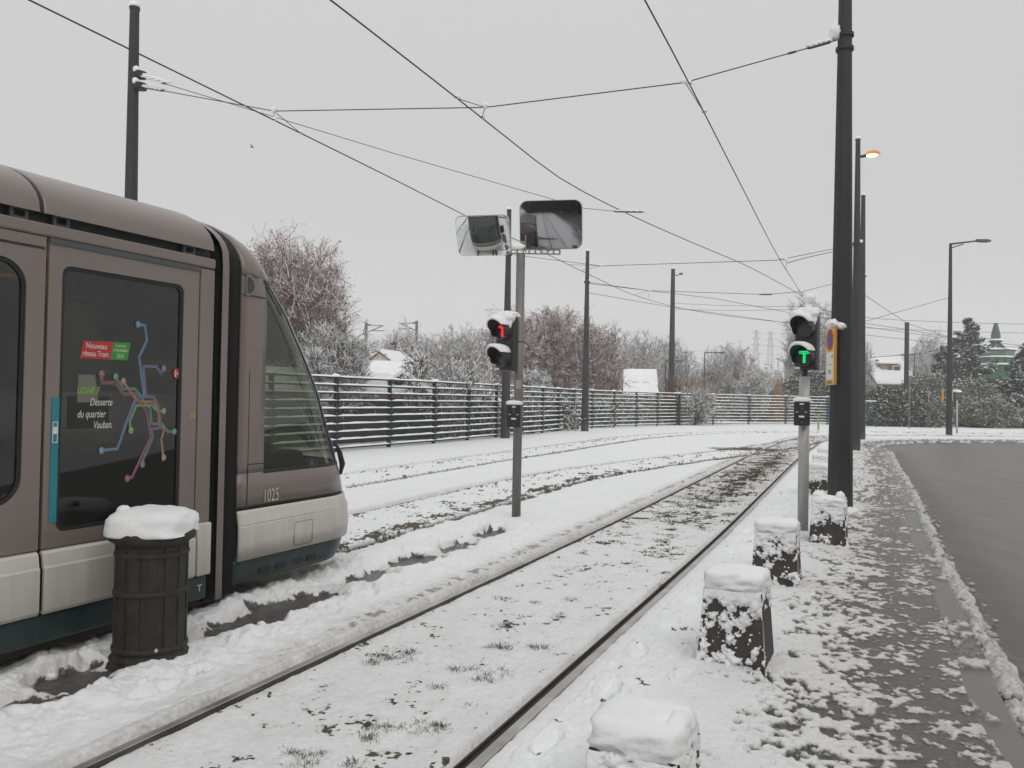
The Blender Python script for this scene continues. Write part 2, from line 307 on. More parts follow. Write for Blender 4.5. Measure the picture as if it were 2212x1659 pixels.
FEET = []
_fr = random.Random(4)
for _i in range(34):
    _y = 2.6 + _i * .33; _x = float(np.interp(_y, TA[:, 1], TA[:, 0])) + 1.25 + .16 * (-1) ** _i + _fr.uniform(-.07, .07); FEET.append((_x, _y + _fr.uniform(-.08, .08), R(62) + _fr.uniform(-.25, .25)))
for _i in range(22):
    _y = 4.2 + _i * .5; _x = float(np.interp(_y, TA[:, 1], TA[:, 0])) - 1.45 + .15 * (-1) ** _i + _fr.uniform(-.08, .08); FEET.append((_x, _y, R(64) + _fr.uniform(-.25, .25)))
def ground_fields(x, y):
    """height and what lies on the surface, for arrays of places"""
    dA, aA = pdist(x, y, TA, True); dB, _ = pdist(x, y, TB, True); dC, _ = pdist(x, y, TC, True); dK, aK = pdist(x, y, KERB, True)
    n1 = fbm(x, y, 1.1, 4); n2 = fbm(x, y, 5., 4, seed=5); n3 = fbm(x, y, 17., 3, seed=9); n4 = fbm(x, y, 2.6, 3, seed=33)
    road = dK > 0
    # trodden zones: the walkway between tram track and near track, and the strip along the bollards
    dD, _ = pdist(x, y, DITCH)
    walk = (dB > .75) & (dA < -.85) & (y < 40)
    strip = (dA > .9) & (dK < 0)
    rough = np.where(walk, .62 * sstep(26, 9, y), 0) + np.where(strip, .55, 0)
    rough = np.maximum(rough, .10)
    lump = np.clip(fbm(x, y, 7., 3, seed=21) - .40, 0, 1)
    lump2 = np.clip(fbm(x, y, 3.2, 2, seed=61) - .45, 0, 1)
    h = .045 + .03 * (n1 - .5) + rough * (.075 * lump + .08 * lump2 + (.03 * (n2 - .5) + .034 * (n3 - .5) + .018 * (fbm(x, y, 38., 2, seed=13) - .5))) + .010 * (n3 - .5)
    # banks thrown up beside the wet path
    h += np.where(walk, .038 * np.exp(-((dD - .34) / .15) ** 2) * (.40 + 2.4 * lump) * sstep(15, 9, y), 0)
    # lengthwise ruts between path and near rail, swept by the tram sides
    h += np.where((dA < -.8) & (dA > -2.3), .005 * np.sin(dA * 13 + 2 * n4), 0)
    # inside the near track the snow is thin and flat
    inA = np.abs(dA) < .66
    h = np.where(walk, h * (.38 + .62 * sstep(.05, .75, np.abs(dA) - G_)), h)
    h = np.where(inA, .012 + .012 * n4 + .010 * (n3 - .5) + .015 * sstep(.4, .66, np.abs(dA)), h)
    for fx_, fy_, fa_ in FEET:
        ca, sa = math.cos(fa_), math.sin(fa_); px = (x - fx_) * ca + (y - fy_) * sa; py = -(x - fx_) * sa + (y - fy_) * ca; m_ = np.abs(px) < .3
        if not m_.any(): continue
        qq = (px / .14) ** 2 + (py / .055) ** 2; h = h - .030 * np.exp(-qq ** 2) + .010 * np.exp(-((qq - 1.7) / .6) ** 2)
    snow = np.ones_like(x); grass = np.zeros_like(x); dirt = np.zeros_like(x)
    # near track: grass showing through, more of it further on
    far = sstep(6, 17, y) * sstep(60, 22, y)
    g = fbm(x, y, 4.2, 3, seed=41) * .32 + fbm(x * .8, y, 15, 3, seed=44) * .36 + fbm(x, y, 42, 2, seed=48) * .32
    inAf = np.abs(dA) < .64
    patch = np.exp(-((dA - .12) / .28) ** 2) * sstep(8, 14, y) * sstep(30, 20, y) * .10
    snow = np.where(inAf, sstep(-.05, .06, .612 + .065 * sstep(11, 6, y) - .03 * far - patch * 1.1 - g), snow)
    grass = np.where(inAf, 1, grass)
    dirt = np.where(inAf, np.clip(.16 + .75 * far * n4 + .5 * (g - .5), 0, .7), dirt)
    inB = (np.abs(dB) < .66) & (y > 7)
    pb = np.exp(-((dB - .50) / .12) ** 2) * sstep(24, 13, y) * .19 + np.exp(-((dB + .60) / .06) ** 2) * .10
    snow = np.where(inB & ~inAf, sstep(-.035, .055, .64 - pb - g), snow); grass = np.where(inB, 1, grass)
    inC = np.abs(dC) < .66
    snow = np.where(inC, sstep(-.035, .05, .66 - np.exp(-((dC + .4) / .3) ** 2) * .05 - g), snow); grass = np.where(inC, 1, grass)
    for d_, am_ in ((dB, .85), (dC, .8)):
        for sd_ in (-1, 1):
            ln_ = np.exp(-((d_ - sd_ * (G_ - .025)) / (.034 + .0022 * y)) ** 2) * min(am_ * 1.18, 1) * sstep(.16, .36, n2 * .6 + n4 * .4); snow = snow * (1 - ln_); grass = np.maximum(grass, (ln_ > .2) * .8)
    # rails: snow is pressed away beside them and dirty
    for d, ss in ((dA, 1.), (dB, .7), (dC, .6)):
        for sd_ in (-1, 1):
            q = d - sd_ * G_
            k = sstep(.095, .045, np.abs(q))
            h = h * (1 - k) + (-.012) * k
            band = np.exp(-(q / (.15 if sd_ < 0 else .10)) ** 2) * ss
            dirt = np.maximum(dirt, band * (.35 + .75 * (n2 - .2)))
    wearA = np.exp(-((dA + .93) / .12) ** 2) * sstep(3, 6, y)
    dirt = np.maximum(dirt, wearA * n3 * .9); snow = np.where(wearA * n3 > .52, snow * .55, snow); grass = np.where(wearA > .5, .4, grass)
    # dark wet spot where the tracks meet
    sw = np.exp(-(((x - 7.9) / 1.6) ** 2 + ((y - 26.6) / .9) ** 2))
    snow = snow * (1 - sstep(.35, .6, sw * (.5 + n2)))
    # wet path
    wet = np.zeros_like(x)
    for c, (ra, rb), a_ in PUDDLES:
        ca, sa = math.cos(R(62)), math.sin(R(62)); px = (x - c.x) * ca + (y - c.y) * sa; py = -(x - c.x) * sa + (y - c.y) * ca
        wet = np.maximum(wet, a_ * np.exp(-((px / (ra * 1.1)) ** 2 + (py / (rb * 1.6)) ** 2) * .8))
    wet = np.maximum(wet, .47 * np.exp(-(dD / .16) ** 2) * sstep(12.2, 10.5, y))
    wm = sstep(.42, .54, wet + .75 * (n2 - .5) + .35 * (n3 - .5)); wm = np.where(walk, wm, 0)
    wh = np.where(walk, sstep(.26, .56, wet + .75 * (n2 - .5) + .12 * (n3 - .5)), 0)
    h = h * (1 - wh) + .006 * n3 * wh; snow = snow * (1 - wm * (.80 + .25 * sstep(.4, .6, n3))); dirt = np.where(wm > .4, .0, dirt); dirt = np.maximum(dirt, .35 * np.where(walk, sstep(.25, .5, wet), 0))
    grass = np.where(walk & (wm > .3), 0, grass)
    # small bare specks of grass in the strip by the bollards
    sp_ = strip & (g > .70); snow = np.where(sp_, .3, snow); grass = np.where(sp_, 1, grass)
    # pavement: slush over wet asphalt
    wpav = .0
    wd = 1.45 + .35 * (n1 - .5) * 2 + .5 * sstep(4, 10, y) * 0
    pav = (dK < 0) & (dK > -wd - .35) & (dA > 1.15)
    cover = sstep(-.22, -1.55, dK)           # 0 at the kerb, 1 at the bollards
    st = fbm(x * .75 + y * .35, y * .9 - x * .2, 4.4, 3, seed=77) * .26 + fbm(x, y, 9, 3, seed=79) * .30 + fbm(x, y, 24, 3, seed=83) * .44
    th = .546 - .235 * cover ** 2.8 - .05 * sstep(8, 20, y) - .05 * np.exp(-((dK + .75) / .25) ** 2) + .04 * np.exp(-((dK + .4) / .2) ** 2)
    sn = sstep(-.085, .085, st - th)
    foot = sstep(.60, .66, fbm(x, y, 3.8, 2, seed=91)) * sstep(-1.9, -1.2, dK)
    hp = .006 + .012 * sn ** 1.5 * (.55 + 1.1 * (n3 - .3)) + .035 * cover ** 2 * sn
    blend = sstep(-wd - .35, -wd + .05, dK)
    h = np.where(pav, h * (1 - blend) + hp * blend, h); snow = np.where(pav, snow * (1 - blend) + sn * blend, snow)
    dirt = np.where(pav, np.maximum(dirt, (.60 - .45 * cover) * blend), dirt); grass = np.where(pav, 0, grass)
    # kerb stone: mostly clear concrete
    ks = (dK > -.17) & (dK <= 0) & (y < 34)
    sk = sn * sstep(.5, .6, n4 + .14 * sstep(6, 16, y))
    h = np.where(ks, .006 + .03 * sk, h); snow = np.where(ks, sk, snow)
    # road with a ridge of dirty slush along the kerb
    ridge_w = .06 + .07 * n4 * sstep(-.1, .5, n1)
    rid = np.exp(-((dK - .085) / ridge_w) ** 2)
    lumps = np.clip(fbm(x, y, 9, 3, seed=101) - .32, 0, 1) * 3
    hr = -.10 + rid * (.055 * lumps + .035)
    h = np.where(road, hr, h)
    sr = sstep(.30, .50, rid * (.55 + .75 * (fbm(x, y, 11, 3, seed=107))))
    snow = np.where(road, sr, snow); dirt = np.where(road, .62 + .5 * (n2 - .4), dirt); grass = np.where(road, 0, grass)
    return h, snow, grass, dirt, dK, dA, wm

def ground_material():
    m = bpy.data.materials.new('snowy_ground'); m.use_nodes = True; n, l = m.node_tree.nodes, m.node_tree.links; p = n['Principled BSDF']
    def attr(k): a = n.new('ShaderNodeAttribute'); a.attribute_name = k; return a.outputs['Fac']
    t = n.new('ShaderNodeTexCoord')
    def noise(sc, det=5): z = n.new('ShaderNodeTexNoise'); z.inputs['Scale'].default_value = sc; z.inputs['Detail'].default_value = det; l.new(t.outputs['Object'], z.inputs['Vector']); return z.outputs[0]
    def mr(x, a, b, c, d): r = n.new('ShaderNodeMapRange'); [setattr(r.inputs[i], 'default_value', v) for i, v in ((1, a), (2, b), (3, c), (4, d))]; l.new(x, r.inputs[0]); return r.outputs[0]
    def mixc(f, a, b):
        x = n.new('ShaderNodeMix'); x.data_type = 'RGBA'; l.new(f, x.inputs[0])
        for i, c in ((6, a), (7, b)):
            if isinstance(c, tuple): x.inputs[i].default_value = (*c, 1)
            else: l.new(c, x.inputs[i])
        return x.outputs[2]
    def math_(op, a, b): x = n.new('ShaderNodeMath'); x.operation = op; [l.new(c, x.inputs[i]) if not isinstance(c, (int, float)) else setattr(x.inputs[i], 'default_value', c) for i, c in ((0, a), (1, b))]; return x.outputs[0]
    nf, nm, nl = noise(140, 6), noise(35, 5), noise(2.2, 4)
    asph = mixc(mr(nf, .35, .7, 0, 1), (.040, .039, .035), (.10, .096, .088)); asph = mixc(mr(nm, .5, .72, 0, .6), asph, (.20, .195, .18)); asph = mixc(mr(nl, .35, .65, 0, .5), asph, (.055, .052, .045)); asph = mixc(attr('kerb'), asph, mixc(mr(nf, .3, .7, 0, 1), (.11, .11, .10), (.17, .165, .155)))
    roadc = mixc(mr(nl, .3, .7, 0, 1), (.112, .109, .102), (.155, .150, .140)); roadc = mixc(mr(nf, .45, .75, 0, .6), roadc, (.17, .165, .15)); roadc = mixc(mr(nm, .52, .66, 0, .45), roadc, (.055, .053, .049))
    st_ = n.new('ShaderNodeMapping'); st_.inputs['Rotation'].default_value = (0, 0, R(24)); st_.inputs['Scale'].default_value = (2.2, .16, 1); l.new(t.outputs['Object'], st_.inputs[0]); zn = n.new('ShaderNodeTexNoise'); zn.inputs['Scale'].default_value = 1.2; zn.inputs['Detail'].default_value = 5; l.new(st_.outputs[0], zn.inputs['Vector'])
    roadc = mixc(mr(zn.outputs[0], .42, .62, 0, .5), roadc, (.075, .072, .066)); roadc = mixc(math_('MULTIPLY', attr('gutter'), mr(nl, .2, .7, .3, 1)), roadc, (.042, .036, .031))
    asph = mixc(attr('road'), asph, roadc)
    gr = mixc(mr(nm, .35, .65, 0, 1), (.030, .038, .014), (.10, .085, .045))
    under = mixc(attr('grass'), asph, gr)
    sc_ = mixc(mr(nl, .3, .7, 0, 1), (.81, .82, .83), (.86, .87, .88))
    dfac = math_('MULTIPLY', attr('dirt'), mr(nm, .3, .75, .45, 1.3))
    sc_ = mixc(dfac, sc_, (.30, .275, .245))
    # ragged edge of the snow
    a = math_('ADD', math_('ADD', attr('snow'), math_('MULTIPLY', math_('SUBTRACT', nm, .5), .75)), math_('MULTIPLY', math_('SUBTRACT', nf, .5), .55))
    f = mr(a, .30, .76, 0, 1); f = math_('MULTIPLY', f, mr(attr('snow'), .02, .1, 0, 1))
    l.new(mixc(f, under, sc_), p.inputs['Base Color'])
    ru = mixc(attr('road'), mixc(attr('grass'), (.30,) * 3, (.8,) * 3), (.38,) * 3)
    rr = mixc(f, ru, (.7,) * 3); l.new(rr, p.inputs['Roughness'])
    l.new(mr(f, 0, 1, .5, .25), p.inputs['Specular IOR Level'])
    hb = math_('ADD', math_('MULTIPLY', nf, .35), math_('MULTIPLY', nm, mr(f, 0, 1, .1, 1.)))
    b = n.new('ShaderNodeBump'); b.inputs['Strength'].default_value = .55; b.inputs['Distance'].default_value = .012; l.new(hb, b.inputs['Height'])
    l.new(b.outputs[0], p.inputs['Normal']); return m
GROUND = ground_material()

def build_ground():
    Ys = [0.9]
    while Ys[-1] < 130:
        Y = Ys[-1]; px = 2.16 * Y * Y / (F * H); st = .012 * Y if Y > 13 else min(max(px * .62, .006), .0095 * Y)
        if Y < 3.2: st = .02
        Ys.append(Y + st)
    Ys = np.array(Ys)
    T = np.r_[np.linspace(-1.6, -.72, 40, endpoint=False), np.linspace(-.72, .72, 1150, endpoint=False), np.linspace(.72, 1.6, 40)]
    Y2, T2 = np.meshgrid(Ys, T, indexing='ij'); X = (T2 * Y2).ravel(); Y = Y2.ravel()
    h, snow, grass, dirt, dK, dA, wm = ground_fields(X, Y)
    nr, nc = Y2.shape; n_front = nr * nc
    gx, gy = np.meshgrid(np.arange(-22, 14, .13), np.r_[np.arange(-34, .85, .13), .9], indexing='xy'); bx, by = gx.ravel(), gy.ravel()
    hb, sb, gb_, db, kb, ab, _ = ground_fields(bx, by)
    idx = np.arange(nr * nc).reshape(nr, nc)
    quads = np.stack([idx[:-1, :-1], idx[:-1, 1:], idx[1:, 1:], idx[1:, :-1]], -1).reshape(-1, 4)
    bi = n_front + np.arange(gx.size).reshape(gx.shape); quads = np.r_[quads, np.stack([bi[:-1, :-1], bi[:-1, 1:], bi[1:, 1:], bi[1:, :-1]], -1).reshape(-1, 4)]
    X, Y, h, snow, grass, dirt, dK, dA = [np.r_[p_, q_] for p_, q_ in ((X, bx), (Y, by), (h, hb), (snow, sb), (grass, gb_), (dirt, db), (dK, kb), (dA, ab))]
    qk = dK[quads].mean(1); qa = dA[quads].mean(1); qy = Y[quads].mean(1)
    reg = np.zeros(len(quads), int); reg[(qk <= 0) & (qk > -1.5) & (qa > 1.2)] = 1; reg[(qk > -.17) & (qk <= .0)] = 2; reg[qk > 0] = 3
    co = np.c_[X, Y, h]
    for r_, nm, lab in ((0, 'snow_ground', 'snow covered ground and grass between and beside the tram tracks'), (1, 'pavement', 'asphalt pavement under patchy trodden slush'), (2, 'kerb', 'pale concrete kerb stones along the road'), (3, 'road', 'wet grey asphalt road with a ridge of dirty slush')):
        q = quads[reg == r_]; used, inv = np.unique(q, return_inverse=True); q = inv.reshape(-1, 4)
        me = bpy.data.meshes.new(nm); me.vertices.add(len(used)); me.loops.add(q.size); me.polygons.add(len(q))
        me.vertices.foreach_set('co', co[used].astype(np.float32).ravel()); me.loops.foreach_set('vertex_index', q.ravel().astype(np.int32))
        me.polygons.foreach_set('loop_start', np.arange(0, q.size, 4, dtype=np.int32)); me.polygons.foreach_set('loop_total', np.full(len(q), 4, dtype=np.int32))
        me.polygons.foreach_set('use_smooth', np.ones(len(q), bool))
        for k, a in (('snow', snow), ('grass', grass), ('dirt', dirt), ('road', (dK > 0) * 1.), ('gutter', np.exp(-((dK - .25) / .35) ** 2) * (dK > 0)), ('kerb', ((dK > -.17) & (dK <= 0)) * 1.)):
            at_ = me.attributes.new(k, 'FLOAT', 'POINT'); at_.data.foreach_set('value', a[used].astype(np.float32))
        me.update(); me.validate(); me.materials.append(GROUND)
        tag(link(bpy.data.objects.new(nm, me)), lab, kind='structure')
    # the wide land around, below the detailed sheet
    s = MB(); s.add([(-900, -400, -.16), (900, -400, -.16), (900, 1500, -.16), (-900, 1500, -.16)], [(0, 1, 2, 3)])
    tag(s.build('ground', SNOW), 'wide snowy land around the place', kind='structure')
build_ground()

# ---------------------------------------------------------------- rails
def strip_mesh(T, prof):
    """sweep a cross-section (lateral, height) along a plan line"""
    t = np.gradient(T, axis=0); t /= np.linalg.norm(t, axis=1)[:, None]; nn = np.c_[t[:, 1], -t[:, 0]]
    P = np.zeros((len(T), len(prof) + 1, 3))
    for j, (a, z) in enumerate(list(prof) + [prof[0]]): P[:, j, :2] = T + nn * a; P[:, j, 2] = z
    return P
for k, lab in (('A', 'the straight near track'), ('B', 'the tram\'s track'), ('C', 'the far track beside the fence')):
    for i, sd_ in ((0, -1), (1, 1)):
        hz = {'A': .014, 'B': .009, 'C': .006}[k]
        a = MB().grid(strip_mesh(RAILS[k][i], [(x * sd_, z) for x, z in ((0, -.08), (0, hz - .002), (.006, hz), (.048, hz), (.054, hz - .004), (.054, -.08))]))
        side = ('left', 'right')[i]
        nm = f'grooved steel rail, {side} rail of {lab}'
        rt = thing('tram_rail', nm, 'rail', (RAILS[k][i][5][0], RAILS[k][i][5][1], 0), group='rails of the three tram tracks')
        o = a.build('rail_head', STEELR, rt); o.matrix_parent_inverse = rt.matrix_world.inverted(); o.matrix_parent_inverse = Matrix.Translation(-rt.location)
        b = MB().grid(strip_mesh(RAILS[k][i], [(x * sd_, z) for x, z in ((-.002, -.08), (-.002, -.010), (-.042, -.010), (-.043, hz - .008), (-.054, hz - .008), (-.054, -.08))]))
        o = b.build('flangeway', GROOVE, rt); o.matrix_parent_inverse = Matrix.Translation(-rt.location)

# ---------------------------------------------------------------- the tram
TAN = math.atan(.4835); TD = Vector((math.sin(TAN), math.cos(TAN), 0)); TN = Vector((math.cos(TAN), -math.sin(TAN), 0))
S0 = 3.5
tram = thing('tram', 'taupe and white low floor tram with big dark windows, leaving on the left', 'tram', TD * S0 + TN * -5.5, -TAN)
def side(off=0., sgn=1): return lambda s, z, d=0.: Vector((sgn * (1.2 + off + d), s - S0, z))
def sides(fn):
    for sg in (1, -1): fn(sg)
WALL_T, SK0, SK1 = .04, .345, .70
ZR0, ZR1 = 2.535, 2.585
MODS = [(-1.45, .04), (.07, 1.20), (1.23, 2.865), (2.885, 3.955)]         # wall panels along the car
HOLES = {0: (-1.3, -.1, .97, 2.31), 1: (.16, 1.11, .79, 2.315), 2: (1.36, 2.76, .97, 2.31), 3: (2.965, 3.83, .79, 2.315)}
def car_side(sg):
    for i, (a, b) in enumerate(MODS):
        door = i in (1, 3)
        z0, z1 = .705, 2.455
        h0, h1, hz0, hz1 = HOLES[i]
        r_ = .15 if not door else .055
        mb = MB().holed([(a, z0), (b, z0), (b, z1), (a, z1)], [rrect(h0, hz0, h1, hz1, r_)], side(0, sg), WALL_T * sg)
        nm = 'door' if door else 'side_wall'
        wl_ = mb.build(nm, BEIGE, tram)
        ring = MB().holed(rrect(h0 + .001, hz0 + .001, h1 - .001, hz1 - .001, r_), [rrect(h0 + .022, hz0 + .022, h1 - .022, hz1 - .022, r_ * .85)], side(-.008, sg), .02 * sg)
        ring.build('window_seal', RUBBER, wl_)
        gl = MB().prism(rrect(h0 + .018, hz0 + .018, h1 - .018, hz1 - .018, r_ * .85), side(-.018, sg), -.004)
        gl.build('window', GLASS, wl_)
        if not door:          # shallow raised surround with a long slot above the window
            MB().prism([(h0 - .0, hz1 + .075), (b - .01, hz1 + .075), (b - .01, hz1 + .088), (h0, hz1 + .088)], side(.001, sg), .002).build('drip_slot', RUBBER, wl_)
        else:
            MB().prism([(a, 2.425), (b, 2.425), (b, 2.458), (a, 2.458)], side(.0015, sg), .006).build('door_rail', GREYM, wl_)
            if sg == 1:
                tp = MB().prism(rrect(a + .037, .848, a + .080, 1.556, .004), side(.001, sg), .004).build('door_strip', TEAL, wl_)
                MB().holed(rrect(a + .043, 1.30, a + .074, 1.42, .006), [rrect(a + .0465, 1.304, a + .0705, 1.416, .004)], side(.0062, sg), .001).build('strip_mark', WHITEP, tp)
                MB().prism(rrect(a + .048, 1.35, a + .069, 1.39, .003), side(.0055, sg), .0012).build('strip_mark', WHITEP, tp)
        # white skirt with its crease
        sk = MB(); prof = [(.018, SK0), (.03, SK0 + .02), (.03, .60), (.022, .612), (.012, .68), (-.01, .699)]
        for lo, hi in [(a, b)]:
            P = [[side(x, sg)(s, z) for s in (lo + .003, hi - .003)] for x, z in prof]
            sk.grid(np.array([[tuple(q) for q in r] for r in P]))
        o = sk.build('skirt_panel', CREAM, tram); md = o.modifiers.new('s', 'SOLIDIFY'); md.thickness = .02; md.offset = -1 if sg == 1 else -1
    # short panel behind the joint
    MB().box((sg * 1.18, 4.03 - S0, 1.58), (.04, .125, 1.75)).build('joint_panel', BEIGE, tram, bevel=.006)
    MB().box((sg * 1.205, 4.03 - S0, .525), (.05, .12, .36)).build('skirt_end', CREAM, tram, bevel=.01)
    # cant rail, dark slot, louvre frames
    MB().box((sg * 1.185, (4.09 - 1.45) / 2 - S0, 2.496), (.05, 5.54, .072)).build('cant_rail', BEIGE, tram, bevel=.012)
    MB().box((sg * 1.12, (4.09 - 1.45) / 2 - S0, 2.56), (.06, 5.54, .06)).build('roof_slot', RUBBER, tram)
    for s in (-.1, .16, 2.72, 2.965, 3.88): 
        f = MB().holed(rrect(s - .05, 2.537, s + .05, 2.592, .006), [rrect(s - .032, 2.547, s + .032, 2.583, .004)], side(-.02, sg), .015 * sg)
        f.build('louvre_frame', GREYM, tram)
    # dark green sill
    MB().box((sg * 1.165, (4.09 - 1.45) / 2 - S0, .255), (.06, 5.54, .165)).build('sill', DGREEN, tram, bevel=.02)
sides(car_side)
def roof_pts(s, a=1.205, z0=2.587, b=.41, n=22):
    out = []
    for i in range(n + 1):
        t = math.pi * i / n; c_, s_ = math.cos(t), math.sin(t)
        out.append((a * (abs(c_) ** .93) * (1 if c_ > 0 else -1), s - S0, z0 + b * s_ ** .95))
    return out
for a, b in ((-1.45, -.01), (.005, 2.83), (2.845, 4.085)):
    P = [roof_pts(a + .0), roof_pts(a + .012)] + [roof_pts(x) for x in np.linspace(a + .03, b - .03, 6)] + [roof_pts(b - .012), roof_pts(b)]
    P[0] = [(x * .99, y, 2.587 + (z - 2.587) * .985) for x, y, z in P[0]]; P[-1] = [(x * .99, y, 2.587 + (z - 2.587) * .985) for x, y, z in P[-1]]
    MB().grid(P).build('roof_cover', BEIGE, tram, smooth=True)
    MB().box((0, (a + b) / 2 - S0, 2.60), (2.3, b - a - .02, .02)).build('roof_deck', INNERB, tram)
for s in (2.8375, -.0025):
    MB().grid([roof_pts(s - .012, 1.20, 2.587, .405), roof_pts(s + .012, 1.20, 2.587, .405)]).build('roof_joint', RUBBER, tram, smooth=True)
# gangway bellows: two dark folds either side of a pale hoop
def hoop(s0, s1, inset, mat, name, nr=7, ripple=0.):
    rows = []
    for i in range(nr):
        s = s0 + (s1 - s0) * i / (nr - 1); k = inset + ripple * (i % 2)
        rows.append([(1.2 - k, s - S0, .14)] + [(1.2 - k, s - S0, z) for z in (.6, 1.2, 1.8, 2.3, 2.5)] + [(x * (1.2 - k) / 1.205, y, z - k * .6) for x, y, z in roof_pts(s, 1.205, 2.55, .445)][1:-1] + [(-1.2 + k, s - S0, z) for z in (2.5, 2.3, 1.8, 1.2, .6, .14)])
    MB().grid(rows).build(name, mat, tram, smooth=not ripple)
hoop(4.09, 4.175, .05, RUBBER, 'gangway_bellows', 9, .028)
hoop(4.175, 4.235, .012, BEIGE, 'gangway_hoop', 4)
hoop(4.235, 4.385, .04, RUBBER, 'gangway_bellows', 13, .02)
MB().box((0, 1.4 - S0 + 0, .19), (2.2, 5.9, .16)).build('underframe', INNERB, tram)
# inside of the saloon
MB().box((0, 1.32 - S0, .36), (2.28, 5.5, .04)).build('floor', INNERB, tram)
MB().box((0, 1.32 - S0, 2.50), (2.28, 5.5, .04)).build('ceiling', M('glint_brown_ceiling', (.30, .17, .09), .6), tram)  # ceiling browned to stand in for the warm glint in the glass
for x_ in (-.6, .6): MB().box((x_, 1.32 - S0, 2.465), (.06, 5.2, .02)).build('ceiling_light', M('warm_strip_light', (1, .6, .3), .5, emit=1.6, ecol=(1, .45, .18)), tram)
MB().box((0, -1.43 - S0, 1.45), (2.3, .04, 2.1)).build('rear_bulkhead', INNERB, tram)
mbs = MB()
for s in (-.9, -.2, .9 - .5, 1.6, 2.3):
    for x in (-.85, .85):
        mbs.box((x, s - S0, .62), (.5, .42, .12)); mbs.box((x, s - S0 - .2, .98), (.48, .06, .72))
mbs.build('seats', INNER, tram)
for x, s in ((-.35, 3.0), (.35, 3.42), (-.7, 3.72), (.5, 1.9), (.4, .6)):
    MB().tube([(x, s - S0, .38), (x, s - S0, 2.48)], .017, 8).build('grab_pole', ORANGE, tram)
MB().tube([(.55, -1 - S0, 2.2), (.55, 4 - S0, 2.2)], .014, 8).build('grab_rail', ORANGE, tram)
# --- driver's cab, a lofted shell with a raked rounded nose
ZL = [(.20, 5.30, .73), (.25, 5.345, .75), (.345, 5.369, .75), (.375, 5.370, .75), (.5, 5.372, .75), (.62, 5.357, .75), (.64, 5.353, .75), (.72, 5.337, .75), (.745, 5.332, .75), (.765, 5.325, .75), (.9, 5.291, .75), (1.01, 5.246, .75), (1.1, 5.208, .75), (1.2, 5.162, .75), (1.4, 5.065, .75),
      (1.6, 4.983, .75), (1.8, 4.864, .75), (1.95, 4.765, .75), (2.0, 4.728, .75), (2.1, 4.66, .75), (2.2, 4.591, .75), (2.3, 4.505, .75), (2.38, 4.43, .75), (2.45, 4.365, .745), (2.50, 4.363, .70), (2.56, 4.363, .64), (2.62, 4.363, .58), (2.68, 4.363, .52), (2.74, 4.363, .46), (2.80, 4.363, .39), (2.86, 4.363, .32), (2.91, 4.363, .24), (2.95, 4.363, .15), (2.975, 4.363, .06)]
def chw(z): return 1.195 if z <= 2.5 else 1.195 * math.sqrt(max(1 - ((z - 2.5) / .5) ** 2, 0))
NN = 2.4
def cab_row(z, s0, L, off):
    """points of the plan outline at one height, near side to nose centre: pillar 4 | window straight 8 | to 22 deg 5 | seal 3 | to 90 deg 14"""
    hw = chw(z) + off; L = L + off
    def lat(s): return hw if s <= s0 else hw * max(1 - min((s - s0) / L, 1) ** NN, 0) ** (1 / NN)
    out = [(lat(s), s) for s in np.linspace(4.36, 4.615, 5)]
    ts = 0.
    if 4.615 < s0: out += [(hw, s) for s in np.linspace(4.615, s0, 9)[1:]]
    else: ts = math.asin(min(max((4.615 - s0) / L, 0), 1) ** (NN / 2)); out += [out[-1]] * 8
    e1 = max(R(21), ts + R(1))
    if z > 2.46: e1 = max(e1, ts + R(6))
    for lo, hi, k in ((ts, e1, 6), (e1, max(R(31), e1 + R(4)), 3), (max(R(31), e1 + R(4)), R(90), 16)):
        for t in np.linspace(lo, hi, k + 1)[1:]: out.append((hw * max(math.cos(t), 0) ** (2 / NN), s0 + L * math.sin(t) ** (2 / NN)))
    return out
def cab_patch(zs, c0, c1, off=0., name='cab_wall', mat=BEIGE, mirror=True, solid=.025, smooth=True, parent=None):
    rows = []
    for z in zs:
        s0 = np.interp(z, [q[0] for q in ZL], [q[1] for q in ZL]); L = np.interp(z, [q[0] for q in ZL], [q[2] for q in ZL])
        o_ = off(z) if callable(off) else off
        rows.append([(x, s - S0, z) for x, s in cab_row(z, s0, L, o_)])
    last = len(rows[0]) - 1; c1 = min(c1, last)
    mb = MB(); 
    if mirror and c1 == last: rr = [r[c0:] + [(-x, y, z) for x, y, z in reversed(r[c0:-1])] for r in rows]; mb.grid(rr)
    else:
        sg_ = -1 if mirror == 'far' else 1
        mb.grid([[(sg_ * x, y, z) for x, y, z in r[c0:c1 + 1]] for r in rows])
        if mirror is True: cab_patch(zs, c0, c1, off, name, mat, 'far', solid, smooth, parent)
    # drop zero-area columns
    me_v = mb.v; mb.f = [f for f in mb.f if len({tuple(round(c, 5) for c in me_v[i]) for i in f}) > 2]
    o = mb.build(name, mat, parent or tram, smooth)
    bm = bmesh.new(); bm.from_mesh(o.data); bmesh.ops.remove_doubles(bm, verts=bm.verts, dist=1e-4); bmesh.ops.recalc_face_normals(bm, faces=bm.faces)
    # outward
    cen = Vector((0, 1.2, 1.5)); s_ = sum(f.normal.dot(f.calc_center_median() - Vector((0, 1.0, f.calc_center_median().z))) for f in bm.faces)
    if s_ < 0: bmesh.ops.reverse_faces(bm, faces=bm.faces)
    bm.to_mesh(o.data); bm.free()
    if smooth: o.data.polygons.foreach_set('use_smooth', [True] * len(o.data.polygons))
    if solid: md = o.modifiers.new('s', 'SOLIDIFY'); md.thickness = solid; md.offset = -1
    return o
zz = [q[0] for q in ZL]
def between(a, b): return [a] + [z for z in zz if a + .001 < z < b - .001] + [b]
NC = 99
cab_patch(between(.20, .372), 0, NC, lambda z: -.02 if z > .3 else -.03, 'cab_sill', DGREEN)
